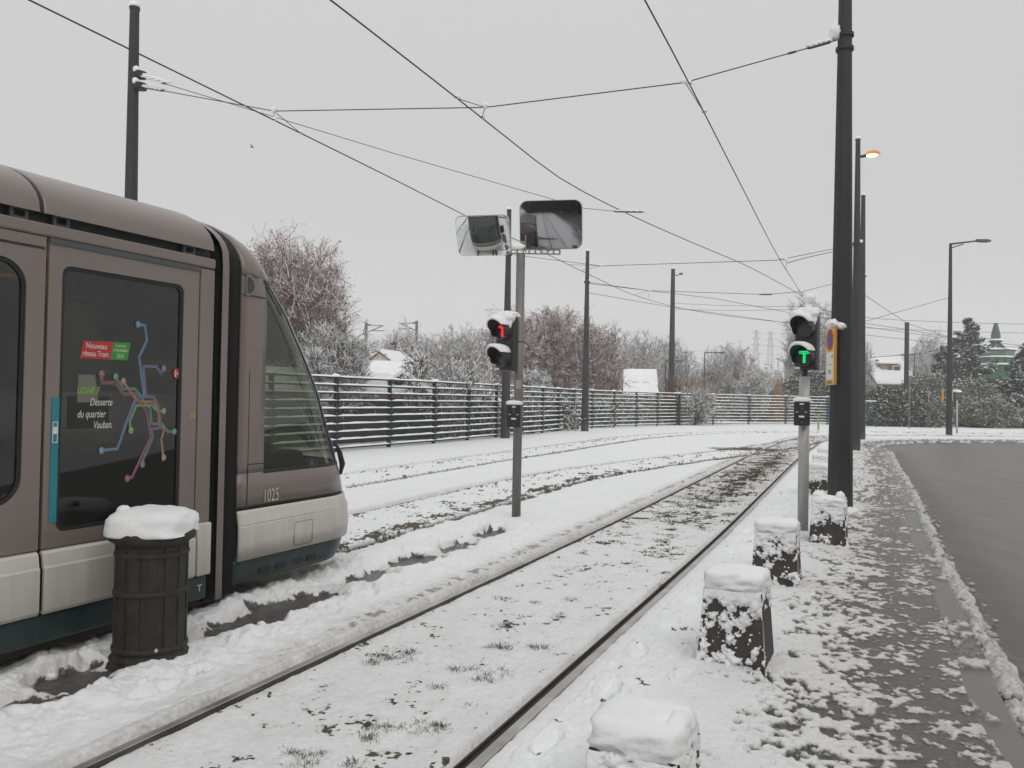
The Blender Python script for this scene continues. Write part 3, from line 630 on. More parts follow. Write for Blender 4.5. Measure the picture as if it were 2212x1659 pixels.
cab_patch(between(.376, .632), 0, NC, lambda z: .03 if z > .40 else .02, 'bumper', CREAM)
cab_patch(between(.634, .742), 0, NC, lambda z: .028 - .018 * (z - .634) / .108, 'bumper', CREAM)
cab_patch([.742, .768], 0, NC, -.012, 'cab_gap', RUBBER)
cab_patch(between(.768, 1.01), 0, NC, 0, 'cab_wall', BEIGE)
cab_patch(between(1.01, 2.46), 0, 4, 0, 'cab_pillar', BEIGE)
cab_patch(between(1.01, 2.46), 4, 18, -.006, 'cab_window', CABGLASS, solid=0)
cab_patch(between(1.01, 2.46), 18, 21, 0, 'windscreen_edge', M('black_edge_glass', (.008, .008, .009), .03, spec=.8))
cab_patch(between(1.90, 2.42), 21, NC, -.06, 'sun_blind', M('grey_sun_blind', (.20, .20, .205), .7), solid=0)
cab_patch(between(1.01, 2.46), 21, NC, -.006, 'windscreen', CABGLASS, solid=0)
cab_patch([1.0, 1.022], 4, NC, .001, 'windscreen_seal', RUBBER, solid=.01)
cab_patch([2.445, 2.467], 4, NC, .001, 'windscreen_seal', RUBBER, solid=.01)
cab_patch(between(2.46, 2.975), 0, NC, 0, 'cab_roof', BEIGE)
cab_patch([1.01, 1.6, 2.2, 2.46], 4, 4, 0, 'x', RUBBER) if False else None
MB().box((0, 4.7 - S0, .55), (2.2, .9, .36)).build('cab_floor', INNER, tram)
hoop(4.06, 4.372, .085, RUBBER, 'gangway_liner', 4)
MB().box((0, 4.39 - S0, 1.7), (2.1, .03, 1.6)).build('cab_bulkhead', INNER, tram) if False else None
dash = MB(); dash.box((0, 5.18 - S0, .95), (1.9, .62, .34), taper=.9); dash.box((0, 5.35 - S0, 1.13), (1.3, .28, .12), taper=.7); dash.build('dashboard', INNER, tram, bevel=.03)
seat = MB(); seat.blob((.25, 4.62 - S0, .88), (.27, .26, .1), .08, 2); seat.blob((.25, 4.44 - S0, 1.22), (.25, .09, .42), .08, 3, p=3); seat.blob((.25, 4.42 - S0, 1.62), (.13, .06, .10), .05, 4)
seat.build('driver_seat', INNER, tram, smooth=True)
MB().blob((.62, 4.86 - S0, 1.12), (.24, .20, .22), .3, 8).build('driver_coat', INNER, tram, smooth=True)
# panel joints of the cab side
def strip2(pts, wd, name='panel_joint', mat=RUBBER, parent=None):
    mb = MB()
    for (a, b), (c, d) in zip(pts[:-1], pts[1:]):
        L = math.hypot(c - a, d - b); nx, ny = -(d - b) / L * wd / 2, (c - a) / L * wd / 2
        mb.prism([(a + nx, b + ny), (a - nx, b - ny), (c - nx, d - ny), (c + nx, d + ny)], side(-.0045, 1), .003)
    return mb.build(name, mat, parent or tram)
strip2([(4.362, 2.322), (4.60, 2.322)], .008); strip2([(4.362, 2.462), (4.52, 2.462)], .006)
strip2([(4.45, .775), (4.452, 1.075), (4.612, 1.075)], .006); strip2([(4.452, 1.078), (4.45, 1.76)], .002)
MB().holed(rrect(4.94, .40, 5.16, .588, .02), [rrect(4.944, .404, 5.156, .584, .018)], side(.0255, 1), .003).build('access_flap', GREYM, tram)
for s_ in (4.62, 4.80, 5.00, 5.16):
    MB().prism(rrect(s_, .235, s_ + .11, .285, .02), side(-.030, 1), .004).build('sill_slot', RUBBER, tram)
MB().prism(rrect(3.34, .43, 3.36, .45, .009), side(.031, 1), .002).build('lock_button', GREYM, tram)
# marker lamp pod, D shaped
dpoly = [(4.395, 2.335), (4.395, 2.455)] + [(4.395 + .065 * math.sin(R(a)), 2.395 + .06 * math.cos(R(a))) for a in range(15, 180, 15)]
dout = [(4.383, 2.318), (4.383, 2.472)] + [(4.392 + .10 * math.sin(R(a)), 2.395 + .079 * math.cos(R(a))) for a in range(10, 180, 10)]
def lampfn(s, z, d=0.):
    s0 = np.interp(z, [q[0] for q in ZL], [q[1] for q in ZL]); L_ = .75
    la = chw(z) if s <= s0 else chw(z) * max(1 - ((s - s0) / L_) ** NN, 0) ** (1 / NN)
    return Vector((la + .004 + d, s - S0, z))
pod = MB().prism(dout, lampfn, .012).build('marker_lamp', BEIGE, tram)
MB().prism(dpoly, lambda s, z, d=0.: lampfn(s, z, d) + Vector((.013, 0, 0)), .003).build('lens', M('smoked_lens', (.03, .045, .045), .15), pod)
text_mesh('1025', .14, lambda x, y: side(.0005, 1)(4.699 + x, .823 + y), M('faded_number_paint', (.48, .44, .41), .5), 'fleet_number', tram, stretch=.62)
MB().tube([(1.075, 5.70 - S0, .90), (1.085, 5.71 - S0, .99), (1.07, 5.685 - S0, 1.10), (1.05, 5.66 - S0, 1.17)], [.012, .026, .022, .006], 8).build('wiper', BLACK, tram)
for x in (-.8, .8):
    MB().blob((x, 5.98 - S0, .60), (.14, .05, .08), 0, 1).build('headlight', M('headlight_glass', (.35, .36, .36), .1), tram, smooth=True)
MB().box((0, 5.86 - S0, 2.30), (.1, .03, .05)).build('route_lamp', M('red_tail_light', (.5, .01, .01), .3, emit=2.5, ecol=(1, .03, .02)), tram) if False else None
tl_ = MB().box((0, 5.05 - S0, 2.38), (.22, .03, .04)); tl_.build('tail_sign', M('red_tail_light', (.3, .01, .01), .3, emit=.5, ecol=(1, .03, .02)), tram)
# network map on the door glass
mapm = {'blue': (.03, .22, .50), 'violet': (.14, .11, .28), 'crimson': (.30, .02, .06), 'green': (.03, .28, .16), 'orange': (.50, .19, .06), 'lime': (.22, .36, .08)}
mats = {k: M('map_' + k, tuple(c_ * .78 for c_ in v), .5) for k, v in mapm.items()}
PALE = M('map_outline', (.36, .36, .35), .5)
door3 = [c for c in tram.children if c.name.startswith('door')]
dmap = thing('door_map', None, None); dmap.name = 'network_map'
dmap_p = [c for c in tram.children if c.name.startswith('door') and max(v.co.x for v in c.data.vertices) > 0 and max(v.co.y for v in c.data.vertices) > .4][0]
bpy.data.objects.remove(dmap)
MAPL = {'blue': [[(3.485, 2.022), (3.543, 2.02), (3.560, 1.928), (3.506, 1.819), (3.55, 1.569), (3.49, 1.558), (3.428, 1.413), (3.367, 1.244), (3.252, 1.239)]],
        'violet': [[(3.689, 1.752), (3.674, 1.721), (3.639, 1.762), (3.538, 1.759), (3.565, 1.566), (3.621, 1.566), (3.668, 1.495), (3.683, 1.364), (3.614, 1.358), (3.624, 1.302), (3.54, 1.136)]],
        'crimson': [[(3.239, 1.701), (3.25, 1.648), (3.339, 1.649), (3.398, 1.582), (3.485, 1.583), (3.575, 1.462), (3.609, 1.31), (3.476, 1.061), (3.437, 1.057)]],
        'green': [[(3.336, 1.688), (3.397, 1.613), (3.482, 1.614), (3.597, 1.485), (3.609, 1.392), (3.694, 1.391), (3.736, 1.339), (3.788, 1.338)]],
        'orange': [[(3.39, 1.661), (3.5, 1.536), (3.617, 1.534), (3.659, 1.48), (3.666, 1.39), (3.708, 1.352), (3.688, 1.292), (3.707, 1.17)]],
        'lime': [[(3.454, 1.359), (3.446, 1.413), (3.492, 1.511), (3.609, 1.511), (3.646, 1.477), (3.697, 1.475)]]}
def ribbon(pts, wd, d0, th):
    mb = MB()
    for (a, b), (c, d) in zip(pts[:-1], pts[1:]):
        L = math.hypot(c - a, d - b); ex, ey = (c - a) / L * wd * .35, (d - b) / L * wd * .35; nx, ny = -(d - b) / L * wd / 2, (c - a) / L * wd / 2
        mb.prism([(a + nx - ex, b + ny - ey), (a - nx - ex, b - ny - ey), (c - nx + ex, d - ny + ey), (c + nx + ex, d + ny + ey)], side(d0, 1), th)
    return mb
for i, (k, ls) in enumerate(MAPL.items()):
    for p in ls:
        ln = ribbon(p, .0155, -.0175 + .0004 * i, .0003).build('map_line', PALE, dmap_p)
        ribbon(p, .0085, -.0148 + .0004 * i, .0003).build('line_core', mats[k], ln)
def disc(c, r, d0, n=20): return MB().prism([(c[0] + r * math.cos(t), c[1] + r * 1.12 * math.sin(t)) for t in np.linspace(0, 2 * math.pi, n, endpoint=False)], side(d0, 1), .0005)
TXT = M('sticker_white', (.55, .55, .53), .5)
for L_, c, k in (('B', (3.485, 2.022), 'blue'), ('B', (3.252, 1.239), 'blue'), ('E', (3.689, 1.752), 'violet'), ('E', (3.545, 1.137), 'violet'), ('A', (3.239, 1.701), 'crimson'), ('A', (3.437, 1.057), 'crimson'), ('D', (3.336, 1.688), 'green'), ('D', (3.786, 1.338), 'green'), ('C', (3.39, 1.661), 'orange'), ('C', (3.707, 1.17), 'orange'), ('F', (3.454, 1.355), 'lime'), ('F', (3.697, 1.475), 'lime')):
    o = disc(c, .0185, -.0115).build('line_badge', PALE, dmap_p); disc(c, .0155, -.0108).build('badge_face', mats[k], o)
    text_mesh(L_, .024, lambda x, y: side(-.0095, 1)(c[0] + x, c[1] + y), TXT, 'badge_letter', o, bold=.0004)
RED = M('sticker_red', (.45, .025, .02), .5); GRN = M('sticker_green', (.04, .26, .03), .5); LIM = M('sticker_lime', (.22, .40, .02), .5); DARKS = M('sticker_black', (.012, .012, .012), .45); GREYS = M('sticker_grey', (.14, .15, .12), .5)
lab = MB().prism([(3.096, 1.789), (3.119, 1.893), (3.319, 1.900), (3.298, 1.791)], side(-.017, 1), .001).build('red_label', RED, dmap_p)
text_mesh('Nouveau', .048, lambda x, y: side(-.0155, 1)(3.205 + x, 1.866 + y), TXT, 'label_text', lab, stretch=.8, bold=.0006)
text_mesh('réseau Tram', .046, lambda x, y: side(-.0155, 1)(3.200 + x, 1.819 + y), TXT, 'label_text', lab, stretch=.73, bold=.0006)
lab = MB().prism([(3.298, 1.791), (3.319, 1.900), (3.439, 1.902), (3.418, 1.791)], side(-.0168, 1), .001).build('green_label', GRN, dmap_p)
for b_, s_, z_ in (('A partir du', .022, 1.879), ('27 NOVEMBRE', .022, 1.849), ('2010', .034, 1.815)): text_mesh(b_, s_, lambda x, y: side(-.0153, 1)(3.367 + x, z_ + y), TXT, 'label_text', lab, stretch=.72, bold=.0003)
lab = MB().prism([(3.03, 1.375), (3.03, 1.565), (3.30, 1.565), (3.30, 1.375)], side(-.0172, 1), .0006).build('dark_label', DARKS, dmap_p)
lab2 = MB().prism([(3.088, 1.53), (3.092, 1.694), (3.20, 1.694), (3.225, 1.53)], side(-.0170, 1), .0006).build('grey_label', GREYS, dmap_p)
text_mesh('LIGNE F', .058, lambda x, y: side(-.0155, 1)(3.155 + x, 1.598 + y), LIM, 'label_text', lab2, shear=.25, stretch=.72, bold=.0008)
for b_, x_, z_ in (('Desserte', 3.244, 1.530), ('du quartier', 3.182, 1.459), ('Vauban.', 3.259, 1.394)): text_mesh(b_, .062, lambda x, y: side(-.0150, 1)(x_ + x, z_ + y), TXT, 'label_text', lab, shear=.25, stretch=.66, bold=.0006)
pg = disc((3.795, 1.723), .030, -.0115).build('door_pictogram', RED, dmap_p)
pm = MB()
pm.prism(rrect(3.778, 1.70, 3.787, 1.738, .003), side(-.0105, 1), .0005); pm.prism(rrect(3.778, 1.742, 3.787, 1.750, .003), side(-.0105, 1), .0005)
for z_ in (1.715, 1.723, 1.731): pm.prism(rrect(3.79, z_, 3.815, z_ + .003, .001), side(-.0105, 1), .0005)
pm.build('figure_mark', TXT, pg)
MB().prism(rrect(3.905, 1.42, 3.952, 1.464, .002), side(.0005, 1), .001).build('yellow_label', M('pale_yellow_label', (.30, .25, .10), .5), dmap_p)
tmk = MB(); tmk.prism(rrect(4.004, .272, 4.046, .279, .001), side(-.0045, 1), .002); tmk.prism(rrect(4.021, .235, 4.029, .272, .001), side(-.0045, 1), .002); tmk.build('jacking_mark', TXT, tram)
# posters hung inside the next window
MB().box((.9, 2.3 - S0, 1.55), (.004, .42, .6)).build('poster', M('blue_poster', (.02, .08, .16), .6), tram)
MB().tube([Vector((.95, 2.45 - S0 + .12 * math.sin(t), 1.25 + .12 * math.cos(t))) for t in np.linspace(.6, 3.6, 9)], .015, 6).build('grab_handle', ORANGE, tram)

# ---------------------------------------------------------------- litter bin
BINM = M('mossy_cast_concrete', (.024, .0235, .018), .75, var=.45, vscale=9, bump=.4, bscale=70)
c = Vector((-2.115, 4.74, 0)); bt = thing('litter_bin', 'dark ribbed round litter bin with a thick cap of snow beside the tram', 'litter bin', c)
def facet(prof, n=16, rip=.0):
    mb = MB(); rows = []
    for r_, z in prof: rows.append([((r_ + rip * (j % 2)) * math.cos(2 * math.pi * j / n), (r_ + rip * (j % 2)) * math.sin(2 * math.pi * j / n), z) for j in range(n + 1)])
    return mb.grid(rows)
facet([(.255, -.05), (.25, .06), (.235, .075), (.228, .085), (.224, .10), (.224, .73), (.0, .73)], 14).build('bin_body', BINM, bt)
stv = MB()
for k in range(14):
    a_ = 2 * math.pi * (k + .5) / 14; stv.box((.2215 * math.cos(a_), .2215 * math.sin(a_), .40), (.010, .05, .60), a_)
stv.build('staves', BINM, bt)
for z, r_ in ((.435, .234), (.655, .232), (.11, .236)): MB().lathe([(r_ - .012, z - .018), (r_, z - .012), (r_ + .003, z), (r_, z + .012), (r_ - .012, z + .018)], 36).build('bin_band', BINM, bt, smooth=True)
MB().lathe([(.222, .70), (.245, .725), (.268, .735), (.272, .765), (.262, .785), (.20, .79)], 36).build('bin_rim', BINM, bt, smooth=True)
MB().lathe([(.30, -.04), (.275, .03), (.25, .055), (.23, .06)], 8).build('bin_foot', BINM, bt)
MB().blob((.13, -.20, .125), (.011, .011, .011), 0, sub=2).build('bin_bolt', M('white_bolt_cap', (.6, .6, .6), .5), bt)
sc_ = MB().blob((0, 0, .795), (.262, .262, .118), .07, 3.3, 4, 3.4, 2.2, -.03); sc_.blob((-.175, -.05, .895), (.045, .05, .035), .15, 1, 3); sc_.blob((.12, 0, .87), (.12, .16, .045), .08, 6, 3)
sc_.build('snow_cap', SNOW, bt, smooth=True); bt.scale = (.885, .885, 1)

# ---------------------------------------------------------------- stone bollards
STONE = upsnow('reddish_stone', (.058, .045, .037), lo=.25, hi=.5, var=.35, vscale=14, cover=-.02, cscale=22)
# base centres follow the track edge, one every couple of metres
BOLL = [((.535, 3.08), 'nearest bollard at the bottom edge of the picture, deep snow cap'), ((1.41, 4.93), 'bollard with a tall smooth snow cap, second from the camera'), ((2.36, 7.04), 'bollard just in front of the white signal post'), ((3.64, 9.10), 'bollard beside the foot of the big dark pole, notched snow cap'),
        ((5.32, 13.7), 'bollard half hidden behind the white signal post'), ((6.32, 16.2), 'small far bollard left of the big pole'), ((7.35, 18.6), 'farthest bollard visible left of the big pole')]
for i, ((x, y), lb) in enumerate(BOLL):
    b = thing('stone_bollard', 'snow crusted reddish stone ' + lb, 'bollard', (x, y, (-.165, 0, 0, -.03, 0, 0, 0)[i]), -R(24) + R(random.uniform(-2, 2)), 'stone bollards between track and pavement')
    wb, wt, hh = .205, .168, .47
    body = MB(); n = 10
    rows = []
    for k in range(9):
        t = k / 8; wd = wb + (wt - wb) * t
        rows.append([(a * wd, bb * wd, -.05 + (hh + .05) * t) for a, bb in [(-1 + .2 * j, -1) for j in range(10)] + [(1, -1 + .2 * j) for j in range(10)] + [(1 - .2 * j, 1) for j in range(10)] + [(-1, 1 - .2 * j) for j in range(11)]])
    body.grid(rows); body.add([(-wt, -wt, hh), (wt, -wt, hh), (wt, wt, hh), (-wt, wt, hh)], [(0, 1, 2, 3)])
    o = body.build('stone_block', STONE, b); md = o.modifiers.new('b', 'BEVEL'); md.width = .008; md.limit_method = 'ANGLE'
    cap = MB(); cap.blob((0, 0, hh + .035), (.180, .180, .075), .09, i * 2.1, 4, 5.5, 3.0, -.05)
    if i in (0,): cap.blob((.13, -.03, hh + .075), (.05, .11, .045), .2, 5, 3); cap.blob((-.10, .05, hh + .075), (.09, .08, .04), .2, 15, 3)
    if i == 3: cap.blob((.12, -.02, hh + .11), (.05, .10, .06), .2, 9, 3); cap.blob((-.11, 0, hh + .11), (.07, .11, .05), .2, 19, 3)
    for face, amt_ in ((0, 1.), (1, .35)):          # front, then a little on the right side
        nz_, nx_ = (90, 64) if i < 4 else (40, 30); zz_, uu_ = np.meshgrid(np.linspace(0, hh + .01, nz_), np.linspace(-1, 1, nx_), indexing='ij'); ww = wb + (wt - wb) * zz_ / hh
        A_, B_ = (uu_ * ww).ravel() + i * 3.1 + face * 7, zz_.ravel() * 1. + i * 1.7
        nn_ = (fbm(A_, B_, 13, 3, seed=3) * .5 + fbm(A_, B_, 34, 3, seed=8) * .36 + fbm(A_, B_, 90, 2, seed=12) * .14).reshape(zz_.shape); q_ = zz_ / hh
        th_ = np.interp(q_, [0, .10, .20, .30, .42, .56, .70, .85, 1.], [.47, .50, .485, .56, .62, .575, .49, .40, .20]) + (.13 if face else 0); edge_ = np.minimum(1, (1 - np.abs(uu_)) * 9 + .2)
        t_ = np.clip(nn_ - th_, -.05, .30) * edge_; T_ = np.where(t_ > 0, .004 + .034 * (t_ / .16).clip(0, 1.3) ** .6 + .05 * t_ * (nn_ - .3), -.010)
        if face == 0: G3 = np.stack([uu_ * ww, -ww - T_, zz_], -1)
        else: G3 = np.stack([ww + T_ * amt_ * 1.3 - .001, uu_ * ww, zz_], -1)
        cap.grid(G3)
    cap.build('snow_crust', SNOW, b, smooth=True)

# ---------------------------------------------------------------- signal heads
LENS_OFF = M('unlit_lens', (.03, .032, .032), .2, spec=.6)
def led(col, e): return M('lit_dots', col, .5, emit=e, ecol=col)
def signal_head(parent, loc, yaw, lit, col, sc=1., snow_top=True, peak=False):
    h = bpy.data.objects.new('signal_head', None); h.empty_display_size = .1; link(h, parent); h.location = loc; h.rotation_euler = (0, 0, yaw)
    # body as a mesh named housing; lenses, visors and snow are its siblings under the head
    hs_ = MB().box((0, .02, 0), (.27, .13, .70)); hs_.box((.0, .10, 0), (.20, .08, .60)); o = hs_.build('housing', BLACK, h, bevel=.02)
    for k, z in ((0, .165), (1, -.185)):
        M4 = Matrix.Translation((0, -.05, z)) @ Matrix.Rotation(R(90), 4, 'X')
        MB().lathe([(.122, 0), (.122, .035), (.108, .045), (.105, .02), (.0, .018)], 28, M4=M4).build('lens', LENS_OFF, h, smooth=False)
        rows = []
        for rr_, flip in ((.128, 0), (.121, 1)):
            rs = []
            for d in (0, .33, .66, 1):
                rs.append([(rr_ * math.cos(R(a)), -.05 - d * .24 * (.45 + .55 * max(math.sin(R(a)), 0) ** .6 if a > -2 and a < 182 else .45), z + rr_ * math.sin(R(a))) for a in np.linspace(-38, 218, 29)])
            rows.append(rs)
        vm = MB().grid(rows[0]); vm.grid(rows[1]); vm.grid([rows[0][-1], rows[1][-1]])
        vm.build('visor', BLACK, h)
        sn = []
        for i_, a in enumerate(np.linspace(28, 165, 15)):
            th = .040 * math.sin(math.pi * (i_ + .5) / 15) ** .5 * (1.1 + .25 * mnoise.noise(Vector((a * .05, z * 9, loc[0]))))
            ln = -.055 - .24 * (.45 + .55 * max(math.sin(R(a)), 0) ** .6)
            ring = []
            for d_, t_ in ((-.05, 0), (-.05, th), (-.14, th * 1.15), (ln + .02, th), (ln - .005, th * .5), (ln - .002, 0)):
                ring.append(((.129 + t_) * math.cos(R(a)), d_, z + (.129 + t_) * math.sin(R(a))))
            sn.append(ring + [ring[0]])
        sm = MB().grid(sn); sm.build('visor_snow', SNOW, h, smooth=True)
        if k == lit:
            dm = MB()
            def dot(x, zz):
                dm.prism([(x + .0050 * math.cos(t), zz + .0050 * math.sin(t)) for t in np.linspace(0, 2 * math.pi, 8, endpoint=False)], lambda a_, b_, d=0.: Vector((a_, -.073 - d, z + b_)), .004)
            for i_ in range(7):
                for j_ in range(2): dot((i_ - 3) * .0185, .058 - j_ * .0185)
            for i_ in range(2):
                for j_ in range(6): dot((i_ - .5) * .0185, .021 - j_ * .0185)
            dm.build('lit_symbol', led(col, 2.2), h)
            # the coloured glass glows dimly round the lit dots
            gm = MB(); f_ = lambda a_, b_, d=0.: Vector((a_, -.0705 - d, z + b_)); gm.prism(rrect(-.068, .026, .068, .070, .01), f_, .001); gm.prism(rrect(-.022, -.085, .022, .024, .01), f_, .001)
            gm.build('lit_glass', M('dim_lit_glass', tuple(c_ * .3 for c_ in col), .4, emit=.10, ecol=col), h)
    MB().box((-.095, -.048, -.325), (.07, .006, .03)).build('label', WHITEP, h)
    if snow_top:
        s_ = MB().blob((0, .03, .37), (.16, .10, .055), .2, loc[0], 4, 2.6, 2.5, -.03); s_.blob((.06, -.05, .33), (.10, .09, .07), .25, 4, 3); s_.blob((.10, -.07, .26), (.045, .035, .08), .3, 7, 3); s_.blob((-.06, -.10, .335), (.11, .12, .045), .2, 9, 3)
        if peak: s_.blob((0, .04, .44), (.045, .045, .06), .1, 3, 3); s_.blob((.01, .04, .535), (.078, .065, .066), .2, 12, 3)
        s_.build('snow_cap', SNOW, h, smooth=True)
    return h
def control_box(parent, loc, yaw):
    b = bpy.data.objects.new('control_box', None); link(b, parent); b.location = loc; b.rotation_euler = (0, 0, yaw)
    MB().box((0, 0, 0), (.18, .12, .29)).build('box_case', BLACK, b, bevel=.01)
    lm = MB(); lm.box((0, -.0615, .118), (.045, .004, .018)); lm.box((0, -.0615, -.035), (.062, .004, .022)); lm.box((-.052, -.0615, .02), (.03, .004, .007)); lm.box((.048, -.0615, .02), (.03, .004, .007)); lm.build('box_labels', WHITEP, b)
    MB().lathe([(.0, 0), (.013, 0), (.013, .006), (0, .007)], 12, M4=Matrix.Translation((.0, -.06, -.10)) @ Matrix.Rotation(R(90), 4, 'X')).build('key_switch', GREYM, b)
    MB().box((0, -.0612, .065), (.03, .004, .06)).build('indicator_window', M('dull_amber_window', (.10, .05, .01), .3), b)
    MB().blob((0, 0, .165), (.105, .075, .035), .15, loc[0], 3, 3, 2.5, -.02).build('snow_cap', SNOW, b, smooth=True)

# left post: mirrors and red signal
pb = Vector((.085, 10.42, 0)); lp = thing('mirror_signal_post', 'grey post carrying two rounded mirrors and a tram signal with a red mark', 'signal post', pb)
MB().tube([(0, 0, -.05), (0, 0, 3.5)], .058, 20).build('post', GALV, lp, smooth=True)
MB().lathe([(.0585, 2.33), (.061, 2.335), (.061, 2.345), (.0585, 2.35)], 20).build('post_collar', GREYM, lp)
MB().box((-.0, -.06, 1.78), (.07, .006, .11)).build('grey_label', M('pale_grey_label', (.30, .30, .29), .5), lp)
sh1 = signal_head(lp, (-.175, -.14, 2.42 - .12), R(-38), 0, (1., .02, .06), 1.)
MB().box((-.10, -.03, 2.62), (.16, .03, .03)).build('head_bracket', BLACK, lp); MB().box((-.10, -.03, 1.98), (.16, .03, .03)).build('head_bracket', BLACK, lp)
control_box(lp, (-.05, -.12, 1.37), R(-6))
# bracket bar
bar = MB()
bar.box((.19, -.0, 3.555), (.66, .04, .012)); bar.box((.19, -.0, 3.50), (.66, .04, .012))
for k in range(9): bar.box((-.13 + .08 * k, 0, 3.5275), (.022, .04, .043))
bar.box((-.22, -.02, 3.55), (.22, .03, .03), R(8)); bar.box((.06, .03, 3.64), (.02, .02, .22)); bar.box((.36, .03, 3.62), (.05, .02, .16)); bar.box((-.36, .03, 3.60), (.30, .03, .03))
bar.build('mirror_bracket', GALV, lp)
MB().blob((-.07, 0, 3.585), (.13, .035, .05), .25, 3, 3).build('snow_on_bracket', SNOW, lp, smooth=True)
MIRM = bpy.data.materials.new('mirror_glass'); MIRM.use_nodes = True; q = MIRM.node_tree.nodes['Principled BSDF']; q.inputs['Base Color'].default_value = (.80, .81, .82, 1); q.inputs['Metallic'].default_value = 1; q.inputs['Roughness'].default_value = .012
MIRD = bpy.data.materials.new('darkened_mirror_glass'); MIRD.use_nodes = True; q = MIRD.node_tree.nodes['Principled BSDF']; q.inputs['Base Color'].default_value = (.40, .40, .41, 1); q.inputs['Metallic'].default_value = 1; q.inputs['Roughness'].default_value = .05  # base colour darkened to stand in for the dark scene it reflects
EDGE = M('pale_mirror_edge', (.55, .56, .57), .4)
def mirror(loc, wd, ht, normal, mat, rad, rollz=0.):
    nrm = Vector(normal).normalized(); xx = Vector((0, 0, 1)).cross(nrm).normalized(); yy = nrm.cross(xx)
    if rollz: xx, yy = xx * math.cos(rollz) + yy * math.sin(rollz), yy * math.cos(rollz) - xx * math.sin(rollz)
    def P(a, b, d=0.): return Vector(loc) + xx * a + yy * b + nrm * d
    cr = min(wd, ht) * .16
    fr = MB().prism(rrect(-wd / 2, -ht / 2, wd / 2, ht / 2, cr, 8), lambda a, b, d=0.: P(a, b, -.03 + d), .022).build('mirror_back', EDGE, lp)
    # bulged glass: concentric rings of the rounded outline
    out = rrect(-wd / 2 + .008, -ht / 2 + .008, wd / 2 - .008, ht / 2 - .008, cr, 8); rows = []
    fine = []
    for (a, b), (c, d_) in zip(out, out[1:] + out[:1]):
        k_ = max(1, int(math.hypot(c - a, d_ - b) / .025)); fine += [(a + (c - a) * i / k_, b + (d_ - b) * i / k_) for i in range(k_)]
    out = fine
    for k in np.linspace(1, 0.001, 34):
        rows.append([P(a * k, b * k, -.008 + (math.sqrt(rad ** 2 - (a * k) ** 2 - (b * k) ** 2) - math.sqrt(rad ** 2 - (wd ** 2 + ht ** 2) / 4))) for a, b in out + [out[0]]])
    g = MB().grid(rows).build('mirror_glass', mat, fr, smooth=True)
    return P
mirror((-.50, -.02, 3.72), .74, .535, (-.257, -.877, -.406), MIRM, 2.2, R(-1))
mirror((.385, -.02, 3.88), .83, .635, (-.17, -.96, -.215), MIRD, 2.8)

# right post: green signal
pb2 = Vector((3.60, 9.80, 0)); rp_ = thing('signal_post', 'white metal post with a tram signal showing a green T, snow piled on top', 'signal post', pb2)
MB().tube([(0, 0, -.05), (0, 0, 1.93)], .063, 20).build('post', GALVW, rp_, smooth=True)
MB().box((0, 0, 1.98), (.06, .06, .16)).build('head_bracket', BLACK, rp_, bevel=.008)
signal_head(rp_, (.015, -.02, 2.36), R(-32 - 10), 1, (.0, .80, .22), 1., peak=True)
control_box(rp_, (-.07, -.12, 1.475), R(-24))

# ---------------------------------------------------------------- poles
def pole(base, top_z, rb, rt, label, name='catenary_pole', cat='pole', n=12, group='dark catenary poles', lean=(0, 0), snow=True):
    t = thing(name, label, cat, base, group=group)
    z0 = -.15
    MB().tube([(0, 0, z0), (lean[0], lean[1], top_z)], [rb, rt], n).build('mast', POLE, t)
    MB().lathe([(rt, top_z), (rt + .012, top_z + .005), (rt + .012, top_z + .05), (rt * .5, top_z + .07)], 12, c=lean).build('mast_cap', POLE, t)
    if snow: MB().blob((lean[0], lean[1], top_z + .09), (rt + .02, rt + .02, .07), .2, top_z, 2).build('snow_cap', SNOW, t, smooth=True)
    return t
def ztop(x_, y_, v):          # height seen at picture row v above a ground place
    best = None
    lo, hi = 0., 40.
    for _ in range(40):
        m = (lo + hi) / 2; p = Vector((x_, y_, m - H)); cp, sp = math.cos(PITCH), math.sin(PITCH)
        yy = p.y * cp + p.z * sp; zz_ = -p.y * sp + p.z * cp; vv = CY - (-math.sin(ROLL) * p.x / yy * F + math.cos(ROLL) * zz_ / yy * F)
        if vv > v: lo = m
        else: hi = m
    return lo
PL = {}
def mkpole(key, base, vtop, rb, rt, label, **k):
    PL[key] = base; z = ztop(base.x, base.y, vtop) if vtop is not None else k.pop('z'); return pole(base, z, rb, rt, label, **k), z
p1 = at(281, 700, 14.6); p1.z = 0
mkpole('L', p1, 22, .155, .082, 'tall dark tapered pole rising behind the tram roof', lean=(-.07, 0))
p2 = G(1091, 949); mkpole('M', p2, 456, .19, .085, 'dark pole close behind the mirror post')
p3 = G(1263, 933); mkpole('N', p3, 545, .19, .085, 'dark pole in front of the fence, right of the mirror post')
p4 = at(1450, 860, 57.); p4.z = 0; t4, z4 = mkpole('O', p4, 583, .26, .14, 'dark pole behind the fence with a tiny lamp on its top')
MB().tube([(0, 0, z4 - .35), (.35, 0, z4 - .4), (.48, 0, z4 - .3)], .03, 6).build('lamp_bracket', POLE, t4); MB().blob((.58, 0, z4 - .27), (.15, .1, .08), 0, 1).build('small_lamp', GREYM, t4, smooth=True)
p5 = G(1814, 1112); t5, z5 = mkpole('P', p5, None, .178, .075, 'thick dark pole beside the pavement, rising out of the picture, nearest of all', z=9.0, n=12)
MB().blob((.03, -.02, 0.05), (.26, .24, .09), .3, 3, 3).build('snow_foot', SNOW, t5, smooth=True)
for z_ in (6.78, 6.98): MB().lathe([(.108, z_ - .03), (.125, z_ - .025), (.125, z_ + .025), (.108, z_ + .03)], 16).build('clamp_band', POLE, t5)
